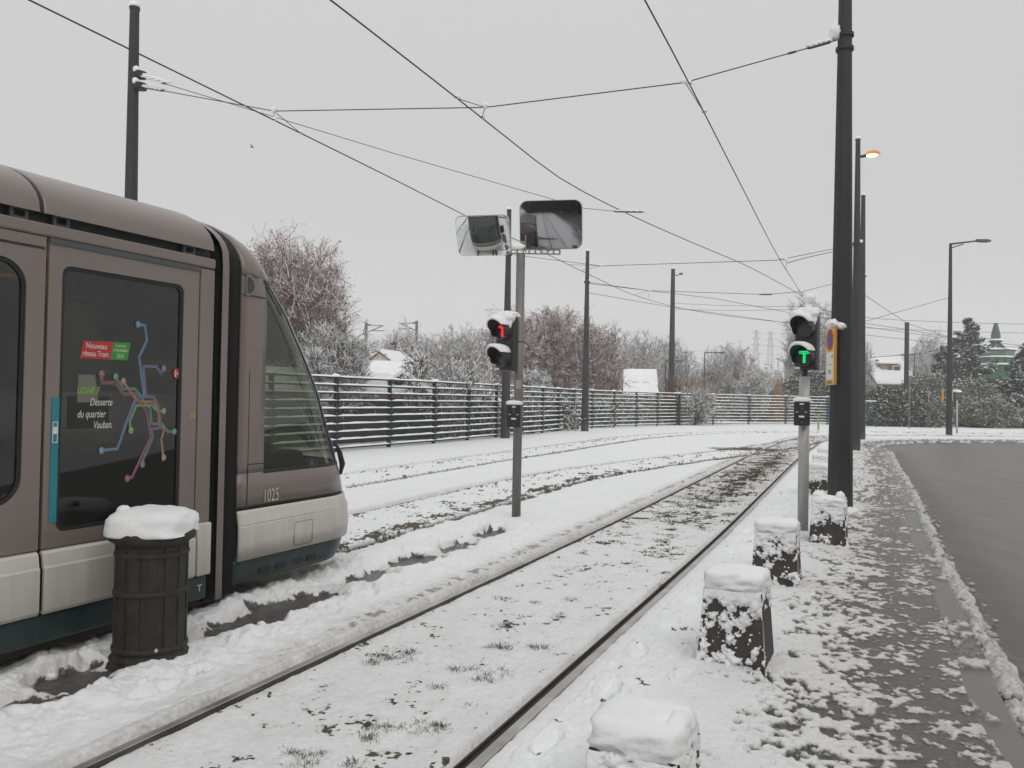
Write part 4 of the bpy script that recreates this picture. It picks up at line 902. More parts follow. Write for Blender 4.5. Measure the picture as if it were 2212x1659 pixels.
p6 = G(1846.5, 974); t6, z6 = mkpole('Q', p6, 304, .18, .078, 'dark pole behind the big one, carrying a lit orange lamp', group='dark catenary poles')
p7 = G(1859.5, 951); mkpole('R', p7, 425, .19, .088, 'dark pole just right of the lamp pole, farther down the pavement')
p8 = at(1958, 830, 62.); p8.z = 0; mkpole('S', p8, 698, .20, .16, 'short looking dark pole in front of the snowy house')
# lit street lamp on pole Q
LAMPH = M('amber_lit_housing', (.42, .16, .03), .45, emit=.35, ecol=(.9, .3, .02)); LAMPG = M('lit_lamp_glass', (1, .8, .35), .4, emit=9, ecol=(1, .62, .18))
Yq = p6.y
def rel(o, u, v, Y): return at(u, v, Y) - o
lampg = bpy.data.objects.new('lamp', None); link(lampg, t6)
MB().tube([rel(p6, 1849, 337, Yq), rel(p6, 1862, 338, Yq), rel(p6, 1870, 336, Yq)], [.03, .05, .06], 8).build('lamp_arm', POLE, lampg)
hh_ = rel(p6, 1885, 333, Yq)
hd = MB(); rows = []
for k in range(9):
    t = k / 8; rows.append([(hh_.x + (-.26 + .52 * t), hh_.y + .17 * math.sin(math.pi * min(.12 + t * .8, 1)) * math.cos(R(a)), hh_.z + .06 * t - .02 + (.13 if math.sin(R(a)) > 0 else .035) * math.sin(math.pi * min(.12 + t * .8, 1)) * math.sin(R(a))) for a in range(0, 361, 24)])
hd.grid(rows).build('lamp_housing', LAMPH, lampg, smooth=True)
MB().blob(hh_ + Vector((-.03, 0, -.035)), (.19, .13, .055), 0, 1).build('lamp_glass', LAMPG, lampg, smooth=True)
# street lamp right
p9 = G(2050, 941); z9 = ztop(p9.x, p9.y, 526)
sl = thing('street_lamp', 'unlit street lamp on a slim dark mast across the road', 'street lamp', p9)
MB().tube([(0, 0, -.15), (0, 0, z9)], [.165, .075], 12).build('mast', POLE, sl)
ea, eb = rel(p9, 2106, 521, p9.y), rel(p9, 2141, 519, p9.y)
MB().tube([(0, 0, z9 - .03), ea], [.05, .04], 8).build('lamp_arm', POLE, sl); MB().tube([(0, 0, z9 - .25), (.7, 0, z9 + .03 - .05)], .03, 6).build('lamp_stay', POLE, sl)
MB().blob((ea + eb) / 2, ((eb.x - ea.x) / 2, .16, .10), 0, 1, p=2.4).build('lamp_head', GREYM, sl, smooth=True)
MB().blob((ea + eb) / 2 + Vector((0, 0, .09)), ((eb.x - ea.x) / 2.3, .12, .05), .2, 1).build('snow_cap', SNOW, sl, smooth=True)
# slim lamps far behind the fence
def far_lamp(u, vt, vb, Y, arm, label, r=.07):
    b = at(u, vb, Y); b.z = 0; z = ztop(b.x, b.y, vt); t = thing('street_lamp', label, 'street lamp', b, group='far street lamps beyond the fence')
    MB().tube([(0, 0, -.1), (0, 0, z)], [r, r * .7], 8).build('mast', POLE, t)
    if arm: MB().tube([(0, 0, z), (arm, 0, z)], .05 * r / .07, 6).build('lamp_arm', POLE, t)
    a_ = arm or 0; MB().blob((a_ * 1.05, 0, z), (.38 if arm else .35, .2, .11), 0, 1).build('lamp_head', GREYM, t, smooth=True)
    return t
far_lamp(1521, 761, 860, 78, 1.6, 'slim far lamp with an arm to the right, above the reeds')
far_lamp(1480, 761, 850, 92, 0, 'slim far lamp with a small round head, left of the armed one')
far_lamp(1437, 779, 850, 72, 1.2, 'thin lamp close left of the pole behind the fence', .06)
far_lamp(1654, 795, 850, 150, 0, 'tiny distant lamp below the pylons'); far_lamp(1680, 775, 850, 140, 0, 'tiny distant lamp right of the pylons'); far_lamp(1665, 787, 850, 170, -1.2, 'faint lamp between the two pylons')
far_lamp(1975, 767, 830, 95, -1.3, 'far lamp right of the snowy house')
# ---------------------------------------------------------------- signs
sg_ = at(1796, 770, 11.4); sgt = thing('parking_sign', 'tall yellow no parking notice hung on the left of the big pole', 'sign', (sg_.x, sg_.y, sg_.z))
MB().box((0, 0, 0), (.036, .30, .82)).build('sign_edge', ORG, sgt, bevel=.004)
MB().box((-.020, 0, 0), (.004, .296, .816)).build('sign_face', YEL, sgt)
SF = lambda a, b, d=0.: Vector((-.0225 - d, a, b))
def ell(c, ra, rb, n=28): return [(c[0] + ra * math.cos(t), c[1] + rb * math.sin(t)) for t in np.linspace(0, 2 * math.pi, n, endpoint=False)]
rd = MB().prism(ell((0, .235), .125, .155), SF, .001).build('red_ring', M('sign_red', (.42, .03, .04), .5), sgt)
MB().prism(ell((0, .235), .085, .112), lambda a, b, d=0.: SF(a, b, d + .0012), .001).build('blue_disc', M('sign_blue', (.06, .07, .30), .5), rd)
MB().prism([(-.075, .30), (-.055, .325), (.075, .165), (.055, .145)], lambda a, b, d=0.: SF(a, b, d + .0024), .001).build('red_bar', M('sign_red_bar', (.42, .03, .04), .5), rd)
MB().prism(rrect(-.12, -.11, .12, .06, .004), SF, .001).build('white_panel', WHITEP, sgt); MB().prism(rrect(-.12, -.33, .12, -.125, .004), SF, .001).build('white_panel', WHITEP, sgt)
DK = M('sign_ink', (.05, .05, .05), .6)
tk = MB(); tk.prism(rrect(-.06, -.215, .06, -.20, .002), lambda a, b, d=0.: SF(a, b, d + .0012), .001); tk.prism(rrect(-.05, -.245, .05, -.23, .002), lambda a, b, d=0.: SF(a, b, d + .0012), .001)
tk.prism(rrect(-.09, -.385, .09, -.37, .002), SF, .0015); tk.prism(rrect(-.07, -.36, .07, -.35, .002), SF, .0015); tk.prism(rrect(-.10, -.02, -.06, .01, .01), lambda a, b, d=0.: SF(a, b, d + .0012), .001)
tk.build('sign_writing', DK, sgt)
sm_ = MB().blob((0, -.02, .46), (.09, .12, .07), .3, 2, 3); sm_.blob((.09, -.10, .43), (.07, .06, .05), .3, 6, 3); sm_.build('snow_cap', SNOW, sgt, smooth=True)
MB().box((.06, 0, .33), (.08, .03, .02)).build('sign_strap', GREYM, sgt); MB().box((.06, 0, -.3), (.08, .03, .02)).build('sign_strap', GREYM, sgt)
s2 = at(2049.5, 854, p9.y - .19); st2 = thing('yellow_notice', 'small yellow notice wrapped on the street lamp mast across the road', 'sign', s2)
MB().box((-.26, .12, 0), (.10, .02, .66)).build('notice_panel', ORG, st2); MB().box((.24, .12, 0), (.10, .02, .62)).build('notice_panel', YEL, st2); MB().box((0, .17, 0), (.55, .02, .05)).build('strap', GREYM, st2)
gb = at(2067, 931, 45.5); gb.z = 0; gt = thing('green_box_on_post', 'small dark green box with yellow edge on a thin grey post behind the street lamp', 'meter', gb)
zb = ztop(gb.x, gb.y, 855)
MB().tube([(0, 0, -.1), (0, 0, zb)], .055, 8).build('post', GALVW, gt); MB().box((-.02, 0, zb), (.48, .25, .42)).build('meter_box', DGREEN, gt, bevel=.03); MB().box((0, -.13, zb), (.30, .01, .22)).build('meter_slots', GREYM, gt)
MB().blob((0, 0, zb + .25), (.26, .16, .10), .2, 2, 3).build('snow_cap', SNOW, gt, smooth=True)
tp_ = at(1964, 921, 53.); tp_.z = 0; tq = thing('thin_post', 'very thin grey post in front of the dark hedge', 'post', tp_)
MB().tube([(0, 0, -.1), (0, 0, 3.6)], .035, 6).build('rod', GALV, tq); MB().blob((0, 0, 3.62), (.06, .06, .05), .1, 1, 2).build('snow_cap', SNOW, tq)
gp = at(1778, 912, 31.); gp.z = 0; gq = thing('marker_post', 'short yellow green marker post behind the white signal post', 'post', at(1768, 905, 47.) * 1)
gq.location.z = 0; MB().box((0, 0, .45), (.10, .06, .9)).build('blade', M('yellow_green_plastic', (.22, .30, .03), .5), gq, bevel=.01); MB().box((0, 0, .95), (.14, .08, .12)).build('cap', M('yellow_green_cap', (.25, .33, .04), .5), gq)

# ---------------------------------------------------------------- wires
def wire(name, label, cat, pts, r, group, sag=0., parts=()):
    pts = [Vector(p) for p in pts]; out = [pts[0]]
    for a, b in zip(pts[:-1], pts[1:]):
        L = (b - a).length; k = max(2, int(L / 1.2)) if sag else 1
        for i in range(1, k + 1): t = i / k; p = a.lerp(b, t); p.z -= sag * 4 * t * (1 - t) * min(1, L / 12); out.append(p)
    t = thing(name, label, cat, out[0], group=group); MB().tube([p - out[0] for p in out], r, 6).build('wire', WIRE, t)
    return t, out[0]
ZW = 6.0
def along(T, lat=0., z=ZW, ymin=-8, ymax=200): return [(p[0], p[1], z) for p in offset(T, lat)[::3] if ymin < p[1] < ymax]
wA, oA = wire('contact_wire', 'contact wire over the near track, running to the right pole', 'wire', along(TA), .0105, 'overhead contact wires')
wB, oB = wire('contact_wire', 'contact wire over the tram\'s track, crossing the middle of the sky', 'wire', along(TB), .0105, 'overhead contact wires')
wC, oC = wire('contact_wire', 'contact wire over the far track, coming from the top left corner', 'wire', along(TC, ymin=-4), .0105, 'overhead contact wires')
def insulator(t, o, a, b, r=.022, snow=True):
    a, b = Vector(a) - o, Vector(b) - o; m = a.lerp(b, .5)
    MB().tube([a, a.lerp(b, .1), a.lerp(b, .9), b], [r * .4, r, r, r * .4], 8).build('insulator', GREYM, t, smooth=True)
    if snow:
        s = MB()
        for k in range(5): q = a.lerp(b, .1 + .2 * k); s.blob(q + Vector((0, 0, r * 1.1)), ((b - a).length * .13, r * 1.2, r * 1.1), .3, k, 2)
        s.build('snow_on_insulator', SNOW, t, smooth=True)
def hanger(t, o, top, w1, w2):
    top, w1, w2 = [Vector(q) - o for q in (top, w1, w2)]
    m = MB(); m.tube([top, w1], .006, 5); m.tube([top, w2], .006, 5); m.build('hanger', WIRE, t)
    s = MB(); s.blob(top + Vector((0, 0, .02)), (.045, .045, .05), .3, 1, 2); s.blob(w1 + Vector((0, 0, .02)), (.05, .04, .03), .3, 2, 2); s.blob(w2 + Vector((0, 0, .02)), (.05, .04, .03), .3, 5, 2); s.build('snow_on_clamps', SNOW, t, smooth=True)
def near(T, y, z=ZW): i = int(np.argmin(np.abs(T[:, 1] - y))); return Vector((T[i, 0], T[i, 1], z))
# first span, across all three tracks
spn = [at(303, 187, p1.y), at(592, 240, 12.75), at(1048, 232, 11.85), at(1480, 178, 11.1), at(1806, 87, p5.y)]
ws, os_ = wire('span_wire', 'nearest span wire from the left pole across all tracks to the big pole', 'wire', spn, .008, 'span wires')
insulator(ws, os_, spn[0].lerp(spn[1], .02), spn[0].lerp(spn[1], .20)); insulator(ws, os_, spn[4].lerp(spn[3], .03), spn[4].lerp(spn[3], .20), .024); insulator(ws, os_, spn[4].lerp(spn[3], .27), spn[4].lerp(spn[3], .33), .018, False)
hanger(ws, os_, spn[1], near(TC, 12.6), near(TC, 13.3)); hanger(ws, os_, spn[2], near(TB, 11.8), near(TB, 12.6)); hanger(ws, os_, spn[3], near(TA, 10.9), near(TA, 11.9))
MB().blob(spn[4] - os_ + Vector((-.02, 0, .12)), (.08, .08, .13), .3, 3, 3).build('snow_at_pole', SNOW, ws, smooth=True)
pul = [at(303, 162, p1.y), at(360, 182, p1.y - .6), at(850, 331, 16.), at(1262, 450, 18.0), near(TB, 18.6)]
wp_, op = wire('pull_off_wire', 'long wire from the left pole down to the contact wire right of the mirrors', 'wire', pul, .007, 'span wires')
insulator(wp_, op, pul[0], pul[0].lerp(pul[1], 1.)); insulator(wp_, op, at(1325, 457, 18.2), at(1392, 458, 18.5), .02)
sp2 = [Vector((p2.x, p2.y, ztop(p2.x, p2.y, 549))), at(1298, 574.5, 26.3), at(1680, 562, 24.1), Vector((p6.x, p6.y, ztop(p6.x, p6.y, 527)))]
w2_, o2 = wire('span_wire', 'second span wire, from the pole behind the mirrors to the right poles', 'wire', sp2, .010, 'span wires')
hanger(w2_, o2, sp2[1], near(TC, 25.8), near(TC, 27.)); hanger(w2_, o2, sp2[2] + Vector((.25, 0, 0)), near(TA, 24.4), near(TA, 26.2))
sp3 = [Vector((p3.x, p3.y, ztop(p3.x, p3.y, 609.5))), at(1402.6, 628, 33.5), at(1653, 636, 33.), at(1733, 630, 32.6), Vector((p7.x, p7.y, ztop(p7.x, p7.y, 597)))]
w3_, o3 = wire('span_wire', 'third span wire, from the pole before the fence to the right poles', 'wire', sp3, .012, 'span wires')
hanger(w3_, o3, sp3[1], near(TC, 33.), near(TC, 34.5)); hanger(w3_, o3, sp3[3], near(TA, 32.5), near(TA, 34)); insulator(w3_, o3, at(1640, 636, 33), at(1668, 636, 33), .03, False)
for lb, pts in (('thin wire from the fence pole to the far right, upper of two', [Vector((p3.x, p3.y, ztop(p3.x, p3.y, 612))), at(1545, 645, 40.), at(1698, 674, 40.), at(1961, 712, 42), at(2049, 729, 43.)]),
                ('thin wire from the fence pole to the far right, lower of two', [Vector((p3.x, p3.y, ztop(p3.x, p3.y, 632))), at(1448, 663, 44.), at(1704, 698, 46.), at(1865, 723, 46), at(2049, 743, 46), at(2230, 751, 50)]),
                ('wire rising from the right poles to the street lamp mast', [Vector((p7.x, p7.y, ztop(p7.x, p7.y, 696))), Vector((p9.x, p9.y, ztop(p9.x, p9.y, 642)))]),
                ('wire falling from the right poles past the short pole', [Vector((p7.x, p7.y, ztop(p7.x, p7.y, 634))), at(1961, 699, 44.), at(2046, 727, 46.), at(2230, 765, 50.)]),
                ('wire from the right poles past the short pole at mid height', [Vector((p7.x, p7.y, ztop(p7.x, p7.y, 705))), at(1961, 719, 44.), at(2046, 731, 46.), at(2230, 748, 50.)]),
                ('short wire from the near crossing to the right poles', [at(1700, 568, 25.), at(1740, 557, 26.), Vector((p6.x, p6.y, ztop(p6.x, p6.y, 532)))]),
                ('wire from the pole behind the fence to the right', [Vector((p4.x, p4.y, ztop(p4.x, p4.y, 668))), at(1600, 671, 50.), at(1745, 667, 46.), at(1800, 682, 44), Vector((p7.x, p7.y, ztop(p7.x, p7.y, 715)))]),
                ('wire over the far bend between the fence poles', [Vector((p4.x, p4.y, ztop(p4.x, p4.y, 655))), at(1560, 660, 48.), at(1740, 663, 42.), at(1800, 674, 40.)]),
                ('pale wire across the hedge to the green pavilion', [at(1880, 772, 70.), at(1990, 764, 70.), at(2050, 750, 72.), at(2110, 733, 74.), at(2150, 731, 80.)])):
    wire('overhead_wire', lb, 'wire', pts, .012 if 'pale' not in lb else .03, 'thin far wires')

# ---------------------------------------------------------------- fence
FL = [(-15.5, -2), (-10.2, 9.5), (-4.63, 22.14), (-3.03, 25.4), (-1.5, 29.1), (1.2, 35.6), (4.2, 43.0), (10.65, 51.6)]
FR_ = [(10.8, 51.3), (15.2, 55.2), (21.4, 59.0), (27.5, 60.5)]
def fence(P, label, y_mesh=None, step=2.55, start=0, rails=10):
    L = smooth_line(P, .25); d = np.r_[0, np.cumsum(np.hypot(*np.diff(L, axis=0).T))]
    n = int(d[-1] / step); ks = [np.array([np.interp(i * d[-1] / n, d, L[:, 0]), np.interp(i * d[-1] / n, d, L[:, 1])]) for i in range(n + 1)]
    t = thing('slat_fence', label, 'fence', (ks[0][0], ks[0][1], 0)); o = Vector((ks[0][0], ks[0][1], 0))
    ks = [Vector((k[0], k[1], 0)) - o for k in ks]; top = 2.10
    for i, k in enumerate(ks):
        dirv = (ks[min(i + 1, n)] - ks[max(i - 1, 0)]).normalized(); an = math.atan2(dirv.y, dirv.x)
        p = MB().box(k + Vector((0, 0, top / 2 - .05)), (.085, .10, top + .1), an).build('post', FENCEG, t)
        MB().blob(k + Vector((0, 0, top + .03)), (.13, .10, .055), .35, i * 1.3, 2).build('snow_cap', SNOW, p)
    sl = MB(); sn = MB(); seg = 0
    for i in range(n):
        a, b = ks[i], ks[i + 1]; dv = (b - a).normalized(); an = math.atan2(dv.y, dv.x); nn = Vector((dv.y, -dv.x, 0)) * .06
        for r_ in range(rails):
            z = .17 + (top - .17) * r_ / (rails - 1); m = (a + b) / 2 + nn
            sl.box(m + Vector((0, 0, z - .025)), ((b - a).length - (.02 if r_ < rails - 1 else 0), .030 if r_ < rails - 1 else .06, .045), an)
            K = 12; top_ = []; rnd = random.Random(i * 31 + r_)
            rows = []
            for q in range(K + 1):
                u = q / K; e_ = min(1, min(u, 1 - u) * 14 + .05); hgt = (.040 + .022 * mnoise.noise(Vector((i * 3.3 + u * 5, r_ * 2.1, 0)))) * e_ ** .5; wd = .036 * (.5 + .5 * e_)
                c = (a + nn).lerp(b + nn, .012 + .976 * u); px = Vector((dv.y, -dv.x, 0))
                rows.append([c - px * wd + Vector((0, 0, z - .006)), c - px * wd * .95 + Vector((0, 0, z + hgt * .6)), c + Vector((0, 0, z + hgt)), c + px * wd * .95 + Vector((0, 0, z + hgt * .6)), c + px * wd + Vector((0, 0, z - .006))])
            sn.grid([[tuple(p) for p in rw] for rw in rows])
        if y_mesh and (b.y + o.y) < y_mesh:
            wm_ = MB() if i == 0 or 'wm_' not in dir() else wm_
    sl.build('slats', FENCEG, t); sn.build('snow_on_slats', SNOW, t, smooth=True)
    if y_mesh:
        wm_ = MB()
        for i in range(n):
            a, b = ks[i], ks[i + 1]
            if a.y + o.y > y_mesh or a.y + o.y < 15: continue
            L_ = (b - a).length
            for q in range(int(L_ / .055)):
                c = a.lerp(b, q * .055 / L_); wm_.box(c + Vector((0, 0, 1.08)), (.006, .006, 2.0))
        wm_.build('wire_mesh', GREYM, t)
    return t
fence(FL, 'long green slat fence with snow lying on every slat, left section beside the far track', 27)
fence(FR_, 'farther fence section of snowy slats, right of the corner post', step=3.4)
cp = thing('gate_barrier', 'short fence panel behind the big dark pole', 'fence', (24.2, 55.5, 0))
gm = MB()
for z in (.3, .6, .9, 1.2, 1.5, 1.8): gm.box((0, 0, z), (2.4, .05, .05))
gm.build('slats', FENCEG, cp); 
for x in (-1.2, 1.2): MB().box((x, 0, .95), (.09, .09, 1.9)).build('post', FENCEG, cp)
MB().box((0, 0, 1.85), (2.4, .12, .06)).build('snow_on_slats', SNOW, cp)

# ---------------------------------------------------------------- vegetation
def segs_mesh(name, P0, P1, r0, r1, mat, parent, loc, n=3, smooth=False):
    k = len(P0)
    if k == 0: return None
    loc = np.array(loc); P0 = P0 - loc; P1 = P1 - loc
    D = P1 - P0; L = np.linalg.norm(D, axis=1)[:, None]; D = D / np.maximum(L, 1e-6)
    A = np.where(np.abs(D[:, 2:3]) < .9, np.array([[0, 0, 1.]]), np.array([[1., 0, 0]])); X = np.cross(D, A); X /= np.linalg.norm(X, axis=1)[:, None]; Y = np.cross(D, X)
    ph = RNG.random(k) * 6.28; V = np.zeros((k, 2 * n, 3))
    for j in range(n):
        t = ph + 2 * np.pi * j / n; o = X * np.cos(t)[:, None] + Y * np.sin(t)[:, None]
        V[:, j] = P0 + o * r0[:, None]; V[:, n + j] = P1 + o * r1[:, None]
    q = np.array([[j, (j + 1) % n, n + (j + 1) % n, n + j] for j in range(n)]); Q = (np.arange(k)[:, None, None] * 2 * n + q[None]).reshape(-1, 4)
    return np_mesh(name, V.reshape(-1, 3), Q, mat, parent, smooth)
def np_mesh(name, V, Q, mat, parent, smooth=False):
    me = bpy.data.meshes.new(name); me.vertices.add(len(V)); me.loops.add(Q.size); me.polygons.add(len(Q)); m = Q.shape[1]
    me.vertices.foreach_set('co', V.astype(np.float32).ravel()); me.loops.foreach_set('vertex_index', Q.astype(np.int32).ravel())
    me.polygons.foreach_set('loop_start', np.arange(0, Q.size, m, dtype=np.int32)); me.polygons.foreach_set('loop_total', np.full(len(Q), m, dtype=np.int32))
    if smooth: me.polygons.foreach_set('use_smooth', np.ones(len(Q), bool))
    me.update(); me.materials.append(mat); return link(bpy.data.objects.new(name, me), parent)
def branches(base, stems, levels, rng, up=.25, jit=.22):
    """stems: list of (dir, length, radius); levels: list of (count, length ratio, spread angle, radius ratio)"""
    P = np.array([base] * len(stems), float); D = np.array([s[0] for s in stems], float); D /= np.linalg.norm(D, axis=1)[:, None]; L = np.array([s[1] for s in stems], float); r = np.array([s[2] for s in stems], float)
    out = []
    for li in range(len(levels) + 1):
        NS = 4 if li < 2 else 3; pts = [P]; d = D.copy()
        for k in range(NS):
            d = d + rng.normal(0, jit * .6, d.shape) + np.array([0, 0, up * (.25 if li else .05)]); d /= np.linalg.norm(d, axis=1)[:, None]; pts.append(pts[-1] + d * (L / NS)[:, None])
        rr = [r * (1 - .62 * k / NS) for k in range(NS + 1)]
        for k in range(NS): out.append((pts[k], pts[k + 1], rr[k], rr[k + 1], np.full(len(P), li)))
        if li == len(levels): break
        cnt, ratio, ang, rrat = levels[li]
        idx = np.repeat(np.arange(len(P)), cnt); t = rng.uniform(.22 if li else .35, 1., len(idx)); f = t * NS; i0 = np.minimum(f.astype(int), NS - 1); fr = f - i0
        S = np.stack(pts, 0); a = S[i0, idx]; b = S[i0 + 1, idx]; start = a + (b - a) * fr[:, None]; pd = (b - a); pd /= np.linalg.norm(pd, axis=1)[:, None]
        rnd = rng.normal(0, 1, pd.shape); perp = rnd - pd * (rnd * pd).sum(1)[:, None]; perp /= np.linalg.norm(perp, axis=1)[:, None]
        an = np.radians(rng.normal(ang, 12, len(idx))); nd = pd * np.cos(an)[:, None] + perp * np.sin(an)[:, None]; nd[:, 2] += up * .6; nd /= np.linalg.norm(nd, axis=1)[:, None]
        P, D, L, r = start, nd, L[idx] * ratio * (1.15 - .55 * t) * rng.uniform(.7, 1.25, len(idx)), np.maximum(r[idx] * rrat * (1 - .4 * t), .004)
    return [np.concatenate([o[i] for o in out]) for i in range(5)]
def tree(name, label, cat, base, h, cen, rad, seed, kind='tree', bark=None, twig=None, leaf=None, nleaf=0, rmin=.012, dens=1., group=None, lsz=.05, up=.3, halo=1.12):
    """cen, rad: the crown's box the branches are kept within (an uneven one)"""
    rng = np.random.default_rng(seed); base = np.array(base, float)
    if kind == 'tree':
        st = [((rng.normal(0, .06), rng.normal(0, .06), 1), h * .62, h * .022)]
        lv = [(int(9 * dens) + 1, .62, 48, .55), (int(7 * dens) + 1, .55, 45, .5), (6, .50, 45, .5), (5, .5, 42, .6)]
    else:
        m = int(9 * dens) + 3; st = [((rng.normal(0, .55), rng.normal(0, .55), 1), h * rng.uniform(.55, .85), h * .012) for _ in range(m)]
        lv = [(7, .5, 38, .6), (6, .5, 40, .55), (6, .5, 40, .6)]
    if kind == 'dome': return dome_tree(name, label, cat, base, h, cen, rad, rng, seed, bark, twig, leaf, nleaf, rmin, dens, group, lsz, up)
    P0, P1, r0, r1, li = branches(base, st, lv, rng, up)
    cen = np.array(cen, float); rad = np.array(rad, float); q = (P1 - cen) / rad; an = np.arctan2(q[:, 2], q[:, 0]); nz = 1 + .10 * np.sin(an * 5 + seed) + .07 * np.sin(an * 11 + seed * 2) + .12 * (rng.random(len(q)) - .5)
    dd = np.linalg.norm(q, axis=1) / nz; keep = (dd < halo) | (li == 0); P0, P1, r0, r1, li = P0[keep], P1[keep], r0[keep], r1[keep], li[keep]
    r0 = np.maximum(r0, rmin); r1 = np.maximum(r1, rmin * .7)
    t = thing(name, label, cat, base, group=group); thick = li <= 1
    segs_mesh('trunk', P0[thick], P1[thick], r0[thick], r1[thick], bark, t, base, 5); segs_mesh('crown', P0[~thick], P1[~thick], r0[~thick], r1[~thick], twig, t, base, 3)
    if nleaf:
        tips = P1[li >= len(lv) - 1]; sel = rng.integers(0, len(tips), nleaf); leaf_mesh('leaves', tips[sel] + rng.normal(0, .05, (nleaf, 3)), lsz, leaf, t, base, rng)
    return t
def dome_tree(name, label, cat, base, h, cen, rad, rng, seed, bark, twig, leaf, nleaf, rmin, dens, group, lsz, up):
    """limbs from the foot to all over the crown, each ending in sprays of twigs that fill an uneven dome down to the ground"""
    cen = np.array(cen, float); rad = np.array(rad, float); n = int(420 * dens); lo = max(cen[2] - rad[2], .2); zc = lo + (h - lo) * .40; rz = (h - zc)
    d = rng.normal(0, 1, (n, 3)); d /= np.linalg.norm(d, axis=1)[:, None]; rr = rng.uniform(0, 1, (n, 1)) ** .42; az = np.arctan2(d[:, 1], d[:, 0])
    bump = 1 + .13 * np.sin(az * 3 + seed + d[:, 2] * 4) + .08 * np.sin(az * 7 + seed * 1.7 + d[:, 2] * 9) + rng.normal(0, .05, n)
    P = d * rr * bump[:, None] * .86; P = np.c_[cen[0] + P[:, 0] * rad[0], cen[1] + P[:, 1] * rad[1], zc + np.where(P[:, 2] > 0, P[:, 2] * rz, P[:, 2] * (zc - lo * .3))]; P = P[P[:, 2] > .15]; n = len(P)
    root = np.array([cen[0], cen[1], max(lo * .2, .2)]); g = P - root; g /= np.linalg.norm(g, axis=1)[:, None]; L = (.10 * h + .35) * rng.uniform(.6, 1.3, n)
    D = g + rng.normal(0, .30, (n, 3)) + np.array([0, 0, up]); D /= np.linalg.norm(D, axis=1)[:, None]; r = np.full(n, rmin * 1.5)
    O = []; cur, cd, cl, cr = P - D * L[:, None] * .5, D, L, r
    for lv_, (cnt, ratio, ang) in enumerate(((6, .55, 38), (3, .55, 40), (0, 0, 0))):
        NS = 3 if lv_ == 0 else 2; pts = [cur]; dd = cd
        for k in range(NS): dd = dd + rng.normal(0, .16, dd.shape) + np.array([0, 0, -.04]); dd /= np.linalg.norm(dd, axis=1)[:, None]; pts.append(pts[-1] + dd * (cl / NS)[:, None])
        for k in range(NS): O.append((pts[k], pts[k + 1], cr * (1 - .3 * k / NS), cr * (1 - .3 * (k + 1) / NS)))
        if not cnt: break
        idx = np.repeat(np.arange(len(cur)), cnt); t = rng.uniform(.15, 1, len(idx)); i0 = np.minimum((t * NS).astype(int), NS - 1); S = np.stack(pts, 0); a = S[i0, idx]; b = S[i0 + 1, idx]; st_ = a + (b - a) * ((t * NS - i0)[:, None]); pd = b - a; pd /= np.linalg.norm(pd, axis=1)[:, None]
        q = rng.normal(0, 1, pd.shape); q -= pd * (q * pd).sum(1)[:, None]; q /= np.linalg.norm(q, axis=1)[:, None]; an = np.radians(rng.normal(ang, 12, len(idx))); nd = pd * np.cos(an)[:, None] + q * np.sin(an)[:, None]
        cur, cd, cl, cr = st_, nd, cl[idx] * ratio * rng.uniform(.6, 1.25, len(idx)), np.maximum(cr[idx] * .72, rmin * .75)
    P0, P1, r0, r1 = [np.concatenate([o[i] for o in O]) for i in range(4)]
    m = 46; tg = P[rng.integers(0, n, m)]; b0 = np.repeat(base[None], m, 0) + rng.normal(0, .06, (m, 3)) * [1, 1, 0]; mid = b0 * .45 + tg * .55 + rng.normal(0, .18, (m, 3)); mid[:, 2] += (tg[:, 2] - base[2]) * .10
    m1 = b0 * .72 + mid * .28 + rng.normal(0, .05, (m, 3)); tr = h * .011
    T0 = np.r_[b0, m1, mid]; T1 = np.r_[m1, mid, tg]; q0 = np.r_[np.full(m, tr * 1.3), np.full(m, tr), np.full(m, tr * .6)]; q1 = np.r_[np.full(m, tr), np.full(m, tr * .6), np.full(m, rmin)]
    t = thing(name, label, cat, base, group=group); segs_mesh('trunk', T0, T1, q0, q1, bark, t, base, 5); segs_mesh('crown', P0, P1, r0, r1, twig, t, base, 3)
    if nleaf: leaf_mesh('leaves', P1[rng.integers(0, len(P1), nleaf)] + rng.normal(0, .05, (nleaf, 3)), lsz, leaf, t, base, rng)
    return t
def leaf_mesh(name, C, sz, mat, parent, loc, rng, flat=0., asp=1.6):
    k = len(C); N = rng.normal(0, 1, (k, 3)); N[:, 2] = N[:, 2] * (1 - flat) + flat * 2.2; N /= np.linalg.norm(N, axis=1)[:, None]; A = rng.normal(0, 1, (k, 3)); X = np.cross(N, A); X /= np.linalg.norm(X, axis=1)[:, None]; Y = np.cross(N, X)
    s = (sz * rng.uniform(.5, 1.4, k))[:, None]; C = C - np.array(loc); V = np.stack([C - X * s * asp, C - Y * s * .6 + N * s * .15, C + X * s * asp, C + Y * s * .6 + N * s * .15], 1).reshape(-1, 3)
    return np_mesh(name, V, np.arange(4 * k).reshape(-1, 4), mat, parent)
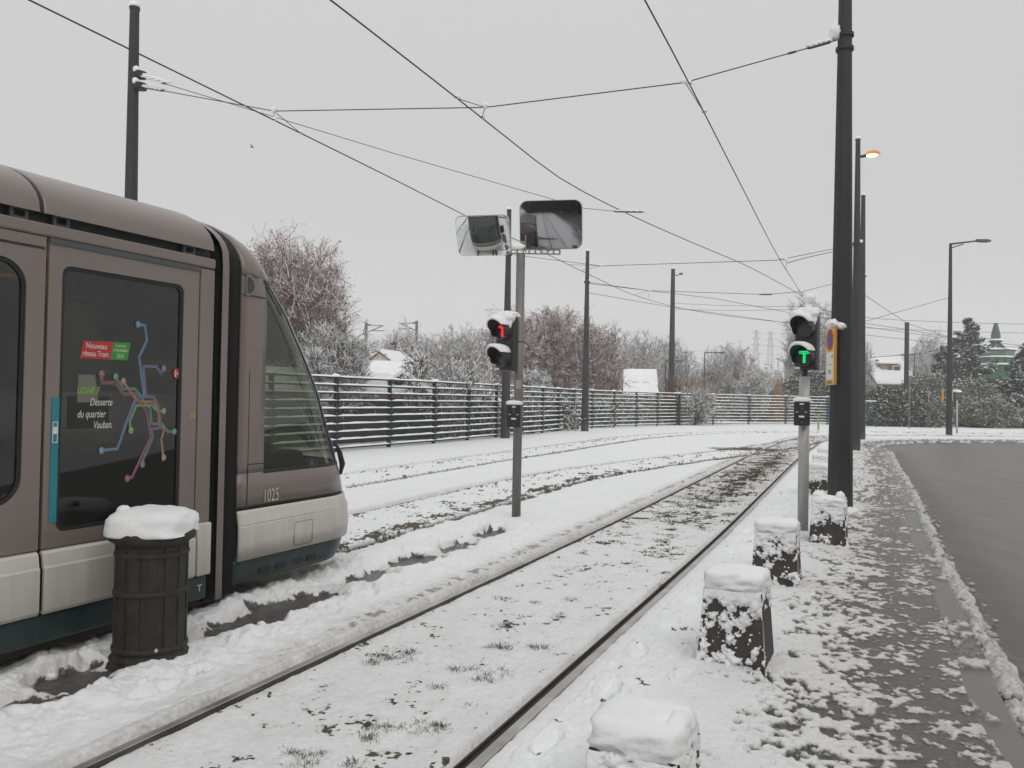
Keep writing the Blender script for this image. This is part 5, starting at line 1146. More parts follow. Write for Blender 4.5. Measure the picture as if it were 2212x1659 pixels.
def bush(name, label, cat, base, blobs, n, sz, mat, seed, group=None, flat=.2, stem=None, droop=0.):
    """a dense shrub: leaf-sized faces gathered in clumps through the volume of several uneven lobes"""
    rng = np.random.default_rng(seed); base = np.array(base, float); C = []
    vol = sum(b[3] * b[4] * b[5] for b in blobs)
    for cx, cy, cz, rx, ry, rz in blobs:
        k = int(n * rx * ry * rz / vol / 26) + 2; d = rng.normal(0, 1, (k, 3)); d /= np.linalg.norm(d, axis=1)[:, None]; rr = rng.uniform(.35, 1, k)[:, None] ** .45
        cc = np.array([cx, cy, cz]) + d * rr * np.array([rx, ry, rz]) * (1 + .12 * rng.normal(0, 1, (k, 1))); off = rng.normal(0, 1, (k, 26, 3)) * np.array([1.3, 1.3, .7 + droop]) * sz * 2.2; C.append((cc[:, None] + off).reshape(-1, 3))
    C = np.concatenate(C) + base; C = C[C[:, 2] > .03]; t = thing(name, label, cat, base, group=group)
    leaf_mesh('foliage', C, sz, mat, t, base, rng, flat)
    nb = 40; d = rng.normal(0, .6, (nb, 3)); d[:, 2] = np.abs(d[:, 2]) + .6; e_ = np.array([[b[0], b[1], b[2]] for b in blobs]); tg = e_[rng.integers(0, len(e_), nb)] + rng.normal(0, .25, (nb, 3)) * np.array([b[3] for b in blobs]).mean()
    segs_mesh('stems', np.repeat(base[None] + np.array([[0, 0, -.1]]), nb, 0) + rng.normal(0, .2, (nb, 3)) * [1, 1, 0], base + tg, np.full(nb, .05), np.full(nb, .02), BARK, t, base, 4)
    return t
BARK = upsnow('snowy_bark', (.060, .052, .045), lo=.05, hi=.30, var=.3, vscale=4, cover=.02)
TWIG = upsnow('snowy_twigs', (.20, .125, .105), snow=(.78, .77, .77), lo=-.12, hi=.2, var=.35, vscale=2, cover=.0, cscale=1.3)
TWIGF = upsnow('hazed_snowy_twigs', (.225, .20, .19), snow=(.78, .79, .80), lo=-.28, hi=.15, var=.25, vscale=1, cover=.0, cscale=.9)  # far twigs paler and greyer, distance haze put into their colour
TWIGW = upsnow('heavily_snowed_twigs', (.08, .07, .062), snow=(.80, .81, .82), lo=-.35, hi=.05, var=.3, vscale=3, cover=.05, cscale=3)
LEAFP = upsnow('withered_pinkish_leaves', (.34, .20, .18), lo=.45, hi=.8, var=.35, vscale=2)
LEAFB = upsnow('withered_brown_leaves', (.17, .12, .07), lo=.4, hi=.8, var=.35, vscale=2)
EVG = upsnow('dark_evergreen_leaves', (.026, .036, .020), snow=(.70, .72, .72), lo=.45, hi=.85, var=.45, vscale=2.5, cover=.06, cscale=1.2)
OLIVE = upsnow('olive_hedge_leaves', (.098, .108, .062), snow=(.66, .67, .66), lo=.22, hi=.85, var=.4, vscale=1.2, cover=.06, cscale=.8)
FIR = upsnow('fir_needles', (.028, .036, .028), snow=(.70, .72, .73), lo=.50, hi=.85, var=.35, vscale=2, cover=.04, cscale=.9)
REED = upsnow('dry_reeds', (.28, .19, .13), lo=.5, hi=.9, var=.35, vscale=3)
def gp(u, Y, z=0): p = at(u, 860, Y); return (p.x, p.y, z)
def crown(u0, u1, vt, vb, Y):
    a, b = at(u0, vb, Y), at(u1, vt, Y); return ((a.x + b.x) / 2, Y, (a.z + b.z) / 2), ((b.x - a.x) / 2, (b.x - a.x) / 2.1, (b.z - a.z) / 2)
def tree_at(label, u0, u1, vt, vb, Y, seed, base_u=None, **k):
    c, r_ = crown(u0, u1, vt, vb, Y); b = gp(base_u or (u0 + u1) / 2, Y); h = c[2] + r_[2]
    return tree(k.pop('name', 'bare_tree'), label, k.pop('cat', 'tree'), b, h, c, r_, seed, bark=BARK, **k)
tree_at('large snowy shrub like tree with pinkish leaves right behind the tram front', 470, 772, 524, 850, 27, 3, base_u=620, kind='dome', name='leafy_shrub', twig=TWIG, leaf=LEAFP, nleaf=7500, lsz=.035, dens=2.2, rmin=.010, up=.35)
tree_at('bare snowy bush filling the foot of the big leafy shrub', 640, 800, 712, 860, 25.5, 5, kind='dome', name='bare_shrub', cat='shrub', twig=TWIGW, leaf=LEAFB, nleaf=1800, lsz=.03, dens=.9, rmin=.011)
tree_at('rounded white snowed bush between the tram front and the fence', 655, 705, 772, 880, 23.8, 6, kind='dome', name='white_bush', cat='shrub', twig=TWIGW, dens=.45, rmin=.012)
tree_at('spreading little tree with branches thickly coated in white snow, over the fence', 826, 1000, 742, 880, 29, 8, base_u=905, kind='shrub', name='white_coated_tree', twig=TWIGW, leaf=LEAFP, nleaf=260, lsz=.035, dens=1.2, rmin=.024, up=.05, halo=1.25)
tree_at('low bush with white coated twigs left of the mirror post', 975, 1085, 768, 880, 32, 9, kind='shrub', name='white_coated_bush', cat='shrub', twig=TWIGW, leaf=LEAFP, nleaf=160, lsz=.035, dens=.8, rmin=.019)
tree_at('small bush with snow covered twigs right of the mirror post foot', 1124, 1190, 806, 880, 38, 10, kind='dome', name='small_bush', cat='shrub', twig=TWIGW, dens=.25, rmin=.02)
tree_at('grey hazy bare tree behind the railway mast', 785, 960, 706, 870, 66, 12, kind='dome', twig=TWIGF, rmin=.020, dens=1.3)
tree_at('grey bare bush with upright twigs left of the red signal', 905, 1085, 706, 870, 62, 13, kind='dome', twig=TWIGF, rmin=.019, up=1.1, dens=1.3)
tree_at('broad pinkish brown tree with many snowy twigs behind the two poles', 1030, 1190, 672, 870, 54, 15, kind='dome', twig=TWIG, leaf=LEAFP, nleaf=6500, lsz=.05, rmin=.017, dens=1.7)
tree_at('tall pinkish tree between the mirror post and the pole before the fence', 1118, 1280, 658, 870, 55, 16, kind='dome', twig=TWIG, leaf=LEAFP, nleaf=6500, lsz=.05, rmin=.017, dens=1.8)
tree_at('rounded snowy tree with pinkish leaves right of the pole before the fence', 1215, 1352, 690, 870, 54, 17, kind='dome', twig=TWIG, leaf=LEAFP, nleaf=3800, lsz=.05, rmin=.017, dens=1.5)
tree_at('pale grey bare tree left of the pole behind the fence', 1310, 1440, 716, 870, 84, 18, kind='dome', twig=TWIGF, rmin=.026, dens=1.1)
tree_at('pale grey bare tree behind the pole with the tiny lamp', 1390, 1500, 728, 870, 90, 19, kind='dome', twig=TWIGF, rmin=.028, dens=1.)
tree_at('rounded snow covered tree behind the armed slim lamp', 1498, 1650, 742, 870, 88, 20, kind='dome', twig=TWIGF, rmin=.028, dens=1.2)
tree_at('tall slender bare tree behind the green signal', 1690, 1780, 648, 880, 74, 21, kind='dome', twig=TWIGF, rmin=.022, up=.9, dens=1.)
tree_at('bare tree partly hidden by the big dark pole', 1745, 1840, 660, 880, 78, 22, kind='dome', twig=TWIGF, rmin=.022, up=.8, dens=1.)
tree_at('bare branching tree right of the far poles, beside the snowy house', 1846, 1886, 735, 880, 72, 23, kind='dome', twig=TWIGF, rmin=.018, dens=.3)
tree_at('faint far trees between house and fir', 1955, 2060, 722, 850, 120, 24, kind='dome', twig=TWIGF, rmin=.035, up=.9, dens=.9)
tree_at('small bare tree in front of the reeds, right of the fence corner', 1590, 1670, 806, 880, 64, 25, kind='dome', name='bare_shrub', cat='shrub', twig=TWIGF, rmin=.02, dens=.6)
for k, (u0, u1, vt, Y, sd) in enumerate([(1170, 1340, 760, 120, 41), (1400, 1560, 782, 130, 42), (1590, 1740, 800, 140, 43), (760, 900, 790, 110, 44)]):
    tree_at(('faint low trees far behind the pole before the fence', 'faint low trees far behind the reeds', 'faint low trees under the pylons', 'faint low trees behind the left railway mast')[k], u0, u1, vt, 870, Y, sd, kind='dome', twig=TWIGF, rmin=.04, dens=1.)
# reeds and brown plumes
def reeds(label, u0, u1, vt, Y, n, seed, mat, lean=.12, r=.02):
    rng = np.random.default_rng(seed); a, b = at(u0, vt, Y), at(u1, vt, Y); x = rng.normal((a.x + b.x) / 2, (b.x - a.x) / 3.6, n); y = rng.uniform(Y - 1, Y + 1, n); P0 = np.c_[x * .6 + .4 * (a.x + b.x) / 2, y, np.zeros(n)]
    hh = a.z * rng.uniform(.45, 1.08, n) * (1 - .45 * np.abs((x - (a.x + b.x) / 2) / ((b.x - a.x) / 2)).clip(0, 1)); P1 = P0 + np.c_[(x - (a.x + b.x) / 2) * .45 + rng.normal(0, lean, n), rng.normal(0, lean, n), hh * .7]; P2 = P1 + np.c_[(P1 - P0)[:, 0] * .6 + rng.normal(0, .2, n), rng.normal(0, .2, n), hh * .3]
    t = thing('dry_reeds', label, 'reeds', ((a.x + b.x) / 2, Y, 0)); loc = ((a.x + b.x) / 2, Y, 0)
    segs_mesh('stalks', np.r_[P0, P1], np.r_[P1, P2], np.full(2 * n, r), np.full(2 * n, r * .8), mat, t, loc, 3); return t
reeds('tall dry reddish reeds against the fence corner', 1440, 1545, 800, 56.5, 420, 61, REED, r=.018)
reeds('orange brown withered plume behind the fence, left of the green signal', 1645, 1705, 812, 66, 120, 62, upsnow('orange_plume', (.30, .19, .12), lo=.6, hi=.95, var=.3, vscale=2), r=.035)
reeds('dark reddish stems around the foot of the pole behind the fence', 1435, 1470, 800, 53, 160, 63, upsnow('red_stems', (.12, .06, .055), lo=.4, hi=.8, var=.3, vscale=2), r=.022)
tree_at('snowy climbing bush overgrowing the fence right of the corner', 1462, 1545, 838, 925, 52.4, 64, kind='dome', name='climbing_bush', cat='shrub', twig=TWIGW, leaf=LEAFB, nleaf=900, lsz=.04, rmin=.016, dens=.5)
# dense growth behind the fence
x0 = 0
for k, (u, Y, rx, rz, lb) in enumerate([(905, 27, 1.6, 1.0, 'tangled snowy undergrowth behind the fence, left of the white tree stem'), (990, 30, 1.7, 1.05, 'tangled undergrowth behind the fence, left of the mirror post'), (1075, 33, 1.7, 1.1, 'undergrowth behind the fence by the dark pole foot'), (1160, 36.5, 1.9, 1.1, 'undergrowth behind the fence right of the mirror post'),
                                       (1235, 42, 2.2, 1.1, 'undergrowth behind the fence, left of the pole before it'), (1310, 47, 2.3, 1.1, 'undergrowth behind the fence below the white roof'), (1390, 52, 2.6, 1.1, 'undergrowth behind the fence left of the corner'),
                                       (1600, 62, 3.6, 1.2, 'evergreen undergrowth behind the right fence section'), (1690, 64, 3.2, 1.5, 'dark snowy shrub behind the fence by the green signal'), (1760, 66, 3.4, 1.3, 'snowy shrub between the green signal and the big pole')]):
    p = gp(u, Y + 1.2 + Y * .045); bush('fence_undergrowth', lb, 'shrub', p, [(0, 0, rz * .8, rx, .6, rz), (rx * .5, .2, rz * .6, rx * .6, .5, rz * .8), (-rx * .5, .1, rz * .7, rx * .6, .5, rz * .7)], 9000, .026 + .0006 * Y, EVG if k in (7, 8) else upsnow('undergrowth_leaves_%d' % k, (.070, .066, .048), lo=.15, hi=.55, var=.5, vscale=2.5, cover=.03, cscale=1.5), 80 + k, group='undergrowth behind the fence')
p = gp(1745, 69); bush('evergreen_shrub', 'tall dark snowy evergreen behind the white signal post', 'shrub', p, [(0, 0, 2.3, 2.6, 1.6, 2.2), (1.6, 0, 1.6, 1.9, 1.4, 1.7), (-1.6, .5, 1.4, 1.7, 1.2, 1.5)], 8000, .10, EVG, 98)
# right hand hedges
def hbush(label, u0, u1, vt, Y, n, mat, seed, sz=.058, name='hedge_shrub', flat=.25, droop=0., lobes=4):
    a, b = at(u0, vt, Y), at(u1, vt, Y); cx = (a.x + b.x) / 2; wx = (b.x - a.x) / 2; hz = a.z; rng = random.Random(seed); bl = [(0, 0, hz * .48, wx * .92, wx * .6, hz * .52)]
    for k in range(lobes): bl.append((rng.uniform(-.7, .7) * wx, rng.uniform(-.4, .1) * wx, hz * rng.uniform(.3, .72), wx * rng.uniform(.3, .5), wx * .4, hz * rng.uniform(.25, .36)))
    return bush(name, label, 'shrub', (cx, Y, 0), bl, int(n * 1.9), sz * (.75 if sz > .08 else 1), mat, seed, flat=flat, droop=droop, group='snowy shrubs across the road')
hbush('dark evergreen shrub with snow, right of the far poles', 1862, 1950, 838, 58, 15000, EVG, 201)
hbush('dark evergreen shrub with snow below the house and short pole', 1915, 1996, 840, 57.5, 14000, EVG, 202)
hbush('low snowy shrub between the dark evergreens and the willow hedge', 1975, 2045, 856, 57, 8000, OLIVE, 203)
hbush('broad olive willow hedge left of the street lamp', 1960, 2062, 815, 63, 20000, OLIVE, 204, .09, droop=.8)
hbush('broad olive willow hedge right of the street lamp', 2045, 2165, 824, 61, 22000, OLIVE, 205, .09, droop=.8)
hbush('darker lower hedge in front of the right willow hedge', 2080, 2190, 856, 58.5, 13000, OLIVE, 206)
hbush('snowy shrub at the right picture edge below the fir', 2160, 2262, 850, 60, 16000, upsnow('grey_green_leaves', (.07, .075, .06), lo=.2, hi=.65, var=.4, vscale=1.5, cover=.05), 207)
hbush('snowy shrub just outside on the right', 2240, 2350, 840, 62, 9000, OLIVE, 208)
def conifer(label, u, vt, Y, wpx, seed, n=58, dens=1.):
    b = Vector(gp(u, Y)); top = ztop(b.x, b.y, vt); rng = np.random.default_rng(seed); W = wpx / F * Y / 2; t = thing('fir_tree', label, 'tree', b, group='snow laden firs')
    MB().tube([(0, 0, -.1), (0, 0, top * .96)], [top * .022, .04], 8).build('trunk', BARK, t); C = []; S0_, S1_ = [], []
    for k in range(n):
        f = (k + .5) / n; z = top * (.14 + .84 * f); Lb = W * (1 - f) ** .62 * rng.uniform(.62, 1.12) * (1.0 if f > .1 else .8) + .15; a_ = rng.uniform(0, 6.283); m = int((10 + 46 * Lb / W) * dens)
        tt = rng.uniform(.1, 1, m) ** .8; x = np.cos(a_) * Lb * tt; y = np.sin(a_) * Lb * tt; sag = -.22 * Lb * np.sin(tt * 2.4) + .18 * Lb * tt ** 3
        wdt = .25 * Lb * (1 - tt * .7); off = rng.normal(0, 1, m) * wdt; C.append(np.c_[x - np.sin(a_) * off, y + np.cos(a_) * off, z + sag + rng.normal(0, .06, m)]); S0_.append((0, 0, z)); S1_.append((np.cos(a_) * Lb * .8, np.sin(a_) * Lb * .8, z - .12 * Lb))
    C = np.concatenate(C); C = np.repeat(C, 3, 0) + rng.normal(0, .13, (len(C) * 3, 3)) * [1, 1, .5]; leaf_mesh('crown', C + np.array(b), .17, FIR, t, b, rng, .55, 1.5)
    segs_mesh('boughs', np.array(S0_) + np.array(b), np.array(S1_) + np.array(b), np.full(n, .06), np.full(n, .02), BARK, t, b, 4); return t
conifer('tall snow laden fir left of the green pavilion', 2087, 686, 74, 150, 301, 62, 1.15)
conifer('second snow laden fir, lower and left, behind the lamp mast', 2040, 752, 70, 120, 302, 46)
conifer('snow laden fir cut by the right picture edge', 2216, 742, 62, 92, 303, 46)
conifer('lower bushy fir before the right edge fir', 2192, 790, 60, 80, 304, 30)
# ---------------------------------------------------------------- houses and garden sheds
ROOFS = M('snow_on_roof', (.78, .79, .80), .8, bump=.3, bscale=6, var=.04, vscale=1.2)
WALLH = M('pale_render_wall', (.28, .22, .18), .8, var=.12, vscale=2); BROWNW = M('brown_wood', (.16, .085, .055), .7, var=.25, vscale=6); DARKW = M('dark_tarred_planks', (.022, .022, .024), .7, var=.35, vscale=7, bump=.3, bscale=12)
WIN = M('dark_window_pane', (.05, .06, .07), .12); FRAMEW = M('white_window_frame', (.55, .55, .54), .5); BRICK = M('chimney_brick', (.16, .08, .065), .8, var=.3, vscale=12)
def gable(t, w_, d_, zw, zr, rz=0., wall=WALLH, over=.35, ridge_x=True):
    """walls with a pitched roof, ridge along local x"""
    b = MB(); b.add([(-w_ / 2, -d_ / 2, -.2), (w_ / 2, -d_ / 2, -.2), (w_ / 2, d_ / 2, -.2), (-w_ / 2, d_ / 2, -.2), (-w_ / 2, -d_ / 2, zw), (w_ / 2, -d_ / 2, zw), (w_ / 2, d_ / 2, zw), (-w_ / 2, d_ / 2, zw), (-w_ / 2, 0, zr), (w_ / 2, 0, zr)],
                   [(0, 1, 5, 4), (2, 3, 7, 6), (1, 2, 6, 9, 5), (3, 0, 4, 8, 7), (4, 5, 9, 8), (6, 7, 8, 9)]); wl_ = b.build('wall', wall, t)
    k = (zr - zw) / (d_ / 2); e_ = over; rf = MB()
    for sg in (-1, 1):
        y0, z0 = sg * (d_ / 2 + e_), zw - k * e_; x0, x1 = -w_ / 2 - e_, w_ / 2 + e_
        rf.add([(x0, y0, z0 + .03), (x1, y0, z0 + .03), (x1, 0, zr + .03), (x0, 0, zr + .03), (x0, y0, z0 + .15), (x1, y0, z0 + .15), (x1, 0, zr + .15), (x0, 0, zr + .15)], [(0, 3, 2, 1), (4, 5, 6, 7), (0, 1, 5, 4), (2, 3, 7, 6), (0, 4, 7, 3), (1, 2, 6, 5)])
    r1 = rf.build('roof', BROWNW, t); sn = MB()
    for sg in (-1, 1):
        y0, z0 = sg * (d_ / 2 + e_ + .02), zw - k * e_; x0, x1 = -w_ / 2 - e_ - .02, w_ / 2 + e_ + .02
        sn.add([(x0, y0, z0 + .152), (x1, y0, z0 + .152), (x1, 0, zr + .152), (x0, 0, zr + .152), (x0, y0, z0 + .27), (x1, y0, z0 + .27), (x1, 0, zr + .30), (x0, 0, zr + .30)], [(0, 3, 2, 1), (4, 5, 6, 7), (0, 1, 5, 4), (0, 4, 7, 3), (1, 2, 6, 5)])
    sn.build('roof_snow', ROOFS, r1); return wl_, r1
# house right, with a dormer
hp = at(1925, 860, 76); hp.z = 0; hz = lambda v: ztop(hp.x, 76, v)
hs = thing('snowy_house', 'white roofed house with a brown dormer window and a small chimney behind the dark shrubs', 'house', (hp.x, hp.y + 2.6, 0), R(3)); W_ = 2 * (1967 - 1922) / F * 76
gable(hs, W_ - .5, 6.6, hz(829), hz(772), over=.3)
zc, zd = hz(805), hz(786)
dm = MB(); dm.add([(-.55, -1.9, zc - .12), (1.15, -1.9, zc - .12), (1.15, -.5, zc - .12), (-.55, -.5, zc - .12), (-.85, -1.9, zd), (1.2, -1.9, zd - .05), (1.2, -.2, zd + .1), (-.85, -.2, zd + .1)], [(0, 1, 5, 4), (1, 2, 6, 5), (3, 0, 4, 7), (4, 5, 6, 7), (0, 3, 2, 1)]); do = dm.build('dormer', WALLH, hs)
MB().box((.75, -1.92, (zc + zd) / 2 - .04), (.72, .05, .68)).build('dormer_window', FRAMEW, do); MB().box((.75, -1.95, (zc + zd) / 2 - .04), (.56, .03, .52)).build('pane', WIN, do)
MB().box((.08, -1.92, (zc + zd) / 2 - .04), (.34, .04, .7)).build('shutter', BROWNW, do)
MB().box((.18, -1.1, zd + .12), (2.3, 1.9, .14), taper=.97).build('dormer_snow', ROOFS, do)
MB().box((-1.75, -.3, hz(768)), (.42, .42, .9)).build('chimney', BRICK, hs); MB().blob((-1.75, -.3, hz(768) + .5), (.26, .26, .14), .2, 1, 2).build('chimney_snow', SNOW, hs)
mm = MB()
for x_, zz__ in ((-.6, 785),): mm.box((x_, -.75, hz(zz__ - 6) + .12), (.35, .06, .12))
mm.build('roof_vent', DK, hs)
# middle white roof
hp = at(1392, 860, 72); hp.z = 0; hz = lambda v: ztop(hp.x, 72, v)
h2 = thing('white_roof_house', 'house with a white snowy tiled roof and two skylights seen over the fence', 'house', (hp.x - .1, hp.y + 2.4, 0), R(-6))
w2, r2 = gable(h2, 2.7, 5.6, hz(852), hz(802), over=.2)
for x_ in (-.45, .5):
    MB().box((x_, -1.62, hz(802) - 1.0), (.52, .26, .12)).build('skylight', DK, h2); MB().box((x_ - .03, -1.70, hz(802) - 1.03), (.46, .26, .12)).build('skylight_snow', ROOFS, h2)
# brownish gable wall left of it
h3 = thing('brown_gable_house', 'low house with a brown gable wall left of the white roof', 'house', (hp.x - 3.3, hp.y + 3.2, 0), R(88)); gable(h3, 4, 3.6, hz(858), hz(826), over=.3, wall=M('brown_wall', (.30, .20, .15), .8, var=.15, vscale=3))
# garden sheds left behind the fence
sp = at(770, 860, 24.6); sp.z = 0; hz = lambda v: ztop(sp.x, 24.6, v)
shd = thing('garden_shed', 'long dark plank shed with a white snowy roof directly behind the fence', 'shed', (sp.x - 1.6, sp.y + 1.8, 0), R(62)); gable(shd, 7.0, 2.8, 1.6, 2.15, over=.25, wall=DARKW)
sp = at(865, 860, 28); shd2 = thing('small_shed', 'small dark gabled shed behind the fence, right of the long shed', 'shed', (sp.x, 29.6, 0), R(92)); gable(shd2, 2.6, 2.0, 1.55, ztop(sp.x, 29, 816), over=.18, wall=DARKW)
sp = at(1030, 860, 33); shd3 = thing('blue_grey_shed', 'small arched dark shed behind the fence left of the mirror post', 'shed', (sp.x, 34.6, 0), R(84)); gable(shd3, 2.2, 2.0, 1.2, 1.9, over=.15, wall=DARKW)
sp = at(838, 860, 55); hz = lambda v: ztop(sp.x, 55, v)
whp = thing('white_gabled_hut', 'little white gabled hut peeking over the snowy shed roof', 'hut', (sp.x, 56, 0), R(70)); gable(whp, 3.2, 2.4, hz(790), hz(764), over=.1, wall=M('cream_wall', (.45, .43, .36), .8))
sp = at(830, 860, 44); shw = thing('snowy_roof_shed', 'shed with a broad snow covered roof in front of the white hut', 'shed', (sp.x, 45.5, 0), R(4)); gable(shw, 3.2, 4.4, ztop(sp.x, 44, 818), ztop(sp.x, 44, 788), over=.3, wall=DARKW)
# green pavilion with a spire
pv = at(2150, 860, 84); pv.z = 0; hz = lambda v: ztop(pv.x, 84, v); px = 84 / F
pav = thing('green_pavilion', 'green glazed pavilion tower with a pointed grey spire and snowy rings', 'pavilion', pv)
PG = M('pavilion_green', (.020, .085, .055), .5, var=.25, vscale=2); PGL = M('pavilion_green_glass', (.09, .15, .12), .25, var=.2, vscale=1); SPG = M('spire_slate', (.06, .075, .085), .5, var=.2, vscale=2)
MB().lathe([(17 * px, hz(740) - .6 * 0 - 1.2), (17.5 * px, hz(712) - .35), (8.5 * px, hz(724)), (4 * px, hz(699))], 12).build('spire', SPG, pav) if False else MB().lathe([(9.2 * px, hz(731)), (9.2 * px, hz(724)), (3.6 * px, hz(699)), (4.4 * px, hz(698)), (3.2 * px, hz(697))], 14).build('spire', SPG, pav)
MB().lathe([(4.6 * px, hz(698)), (4.2 * px, hz(696.5)), (1 * px, hz(695.5))], 12).build('spire_snow', SNOW, pav)
def ringo(v, rpx, tpx, nm, mat, up=0.): 
    z = hz(v); MB().lathe([((rpx - .6) * px, z - tpx * px), (rpx * px, z - tpx * px), (rpx * px, z), ((rpx - .6) * px, z)], 8).build(nm, mat, pav); MB().lathe([((rpx - 1.6) * px, z + .01), ((rpx + .3) * px, z + .01), (rpx * px, z + .14), ((rpx - 1.2) * px, z + .16)], 8).build('ring_snow', SNOW, pav)
ringo(736, 14, .8, 'crown_ring', PG); ringo(757, 41, 1.2, 'upper_ring', PG); ringo(773, 37, 1.8, 'middle_ring', PG); ringo(789, 42, 2.2, 'lower_ring', PG)
MB().lathe([(33 * px, hz(771)), (38 * px, hz(759))], 8).build('sloping_glass', PGL, pav); MB().lathe([(35 * px, hz(787)), (35 * px, hz(775))], 8).build('window_band', PGL, pav); MB().lathe([(36 * px, 0), (37 * px, hz(791))], 8).build('green_wall', PG, pav)
ba = MB()
for k in range(16):
    a_ = 2 * math.pi * k / 16; c_, s_ = math.cos(a_), math.sin(a_); ba.tube([(36.8 * px * c_, 36.8 * px * s_, hz(788)), (36.8 * px * c_, 36.8 * px * s_, hz(774))], .08, 5)
    if k % 2 == 0: ba.tube([(33 * px * c_, 33 * px * s_, hz(772)), (14 * px * c_, 14 * px * s_, hz(748)), (7 * px * c_, 7 * px * s_, hz(741)), (12 * px * c_, 12 * px * s_, hz(736))], .09, 5)
ba.build('struts', PG, pav); MB().lathe([(5 * px, hz(748)), (6.5 * px, hz(740))], 8).build('yellow_lantern', M('yellow_lantern', (.45, .32, .03), .5), pav)
# ---------------------------------------------------------------- railway masts, pylons
for u, vt, sgn, lb in ((788, 697, 1, 'left grey railway mast with a bracket arm pointing right'), (897, 693, -1, 'right grey railway mast with a bracket arm pointing left')):
    Y = 95; b = at(u, 860, Y); b.z = 0; zt = ztop(b.x, Y, vt); t = thing('railway_mast', lb, 'mast', b, group='railway masts'); MB().box((0, 0, zt / 2), (.30, .30, zt)).build('mast', POLE if False else GREYM, t)
    q = Y / F; ar = MB(); ar.tube([(0, 0, zt - .25), (36 * q * sgn, 0, zt - .35)], .05, 5); ar.tube([(0, 0, zt - 22 * q), (37 * q * sgn, 0, zt - .3)], .06, 5); ar.tube([(12 * q * sgn, 0, zt - 17 * q), (40 * q * sgn, 0, zt - 17 * q)], .05, 5); ar.tube([(3 * q * sgn, 0, zt - .25), (9 * q * sgn, 0, zt - .27)], .12, 6); ar.build('bracket_arm', GREYM, t)
PYM = M('pylon_steel', (.16, .16, .165), .6)
for u, vt, lb in ((1632, 708, 'faint lattice pylon, taller left one'), (1662.5, 715, 'faint lattice pylon, right one')):
    Y = 420; b = at(u, 860, Y); b.z = 0; zt = ztop(b.x, Y, vt); t = thing('lattice_pylon', lb, 'pylon', b, group='far lattice pylons'); m = MB(); wd = 1.7
    for sx_ in (-1, 1):
        for sy_ in (-1, 1): m.tube([(sx_ * wd * 1.1, sy_ * wd, 0), (sx_ * wd * .55, sy_ * wd * .55, zt * .8), (sx_ * .25, sy_ * .25, zt)], .16, 4)
    for k in range(16):
        z0, z1 = zt * k / 16, zt * (k + 1) / 16; w0, w1 = wd * (1.1 - .55 * k / 16), wd * (1.1 - .55 * (k + 1) / 16); m.tube([(-w0, -w0, z0), (w1, -w1, z1)], .10, 4); m.tube([(w0, -w0, z0), (-w1, -w1, z1)], .10, 4)
    m.build('lattice_tower', PYM, t); a2 = MB()
    for zf in (.80, .88, .96): a2.tube([(-2.6, 0, zt * zf), (0, 0, zt * zf + .9), (2.6, 0, zt * zf)], .12, 4); a2.tube([(-2.6, 0, zt * zf), (2.6, 0, zt * zf)], .12, 4)
    a2.build('cross_arms', PYM, t)
for k, (v0, v1, v2) in enumerate([(763, 756, 744), (778, 772, 762), (792, 786, 777)]):
    wire('power_line', ('top', 'middle', 'lowest')[k] + ' faint power line strung to the lattice pylons', 'wire', [at(1180, v0 + 4, 400), at(1420, v0, 410), at(1560, v1, 415), at(1632, v2, 420), at(1662, v2 + 4, 425), at(1800, v2 + 12, 430)], .07, 'faint power lines')
for (pz, pw), rr_ in zip(((p1, spn[0]), (p1, pul[0]), (p2, sp2[0]), (p3, sp3[0]), (p6, sp2[3]), (p7, sp3[4])), (.10, .10, .13, .13, .12, .13)):
    own = [o for o in bpy.data.objects if o.type == 'EMPTY' and o.parent is None and (o.location - pz).length < .01 and o.name.startswith('catenary')][0]; z_ = pw.z
    MB().lathe([(rr_ * .9, z_ - .06), (rr_ * 1.15, z_ - .05), (rr_ * 1.15, z_ + .05), (rr_ * .9, z_ + .06)], 14, c=((pw.x - pz.x) if pz is p1 else 0, 0)).build('clamp_band', POLE, own)
    MB().blob((rr_ * (.9 if pz is not p1 else .2), -rr_ * .6, z_ + .08), (.06, .06, .07), .3, z_, 2).build('clamp_snow', SNOW, own, smooth=True)
# ---------------------------------------------------------------- bird
bd = at(545, 318, 40); bt_ = thing('bird', 'tiny dark bird gliding in the sky above the tram', 'bird', bd)
bb = MB(); bb.blob((0, 0, 0), (.10, .035, .03), 0, 1, 2); bb.add([(-.03, -.02, .01), (.04, -.02, .01), (.02, -.26, .07), (-.03, -.24, .06)], [(0, 1, 2, 3)]); bb.add([(-.03, .02, .01), (.04, .02, .01), (.02, .26, .07), (-.03, .24, .06)], [(0, 1, 2, 3)]); bb.build('bird_body', DK, bt_)
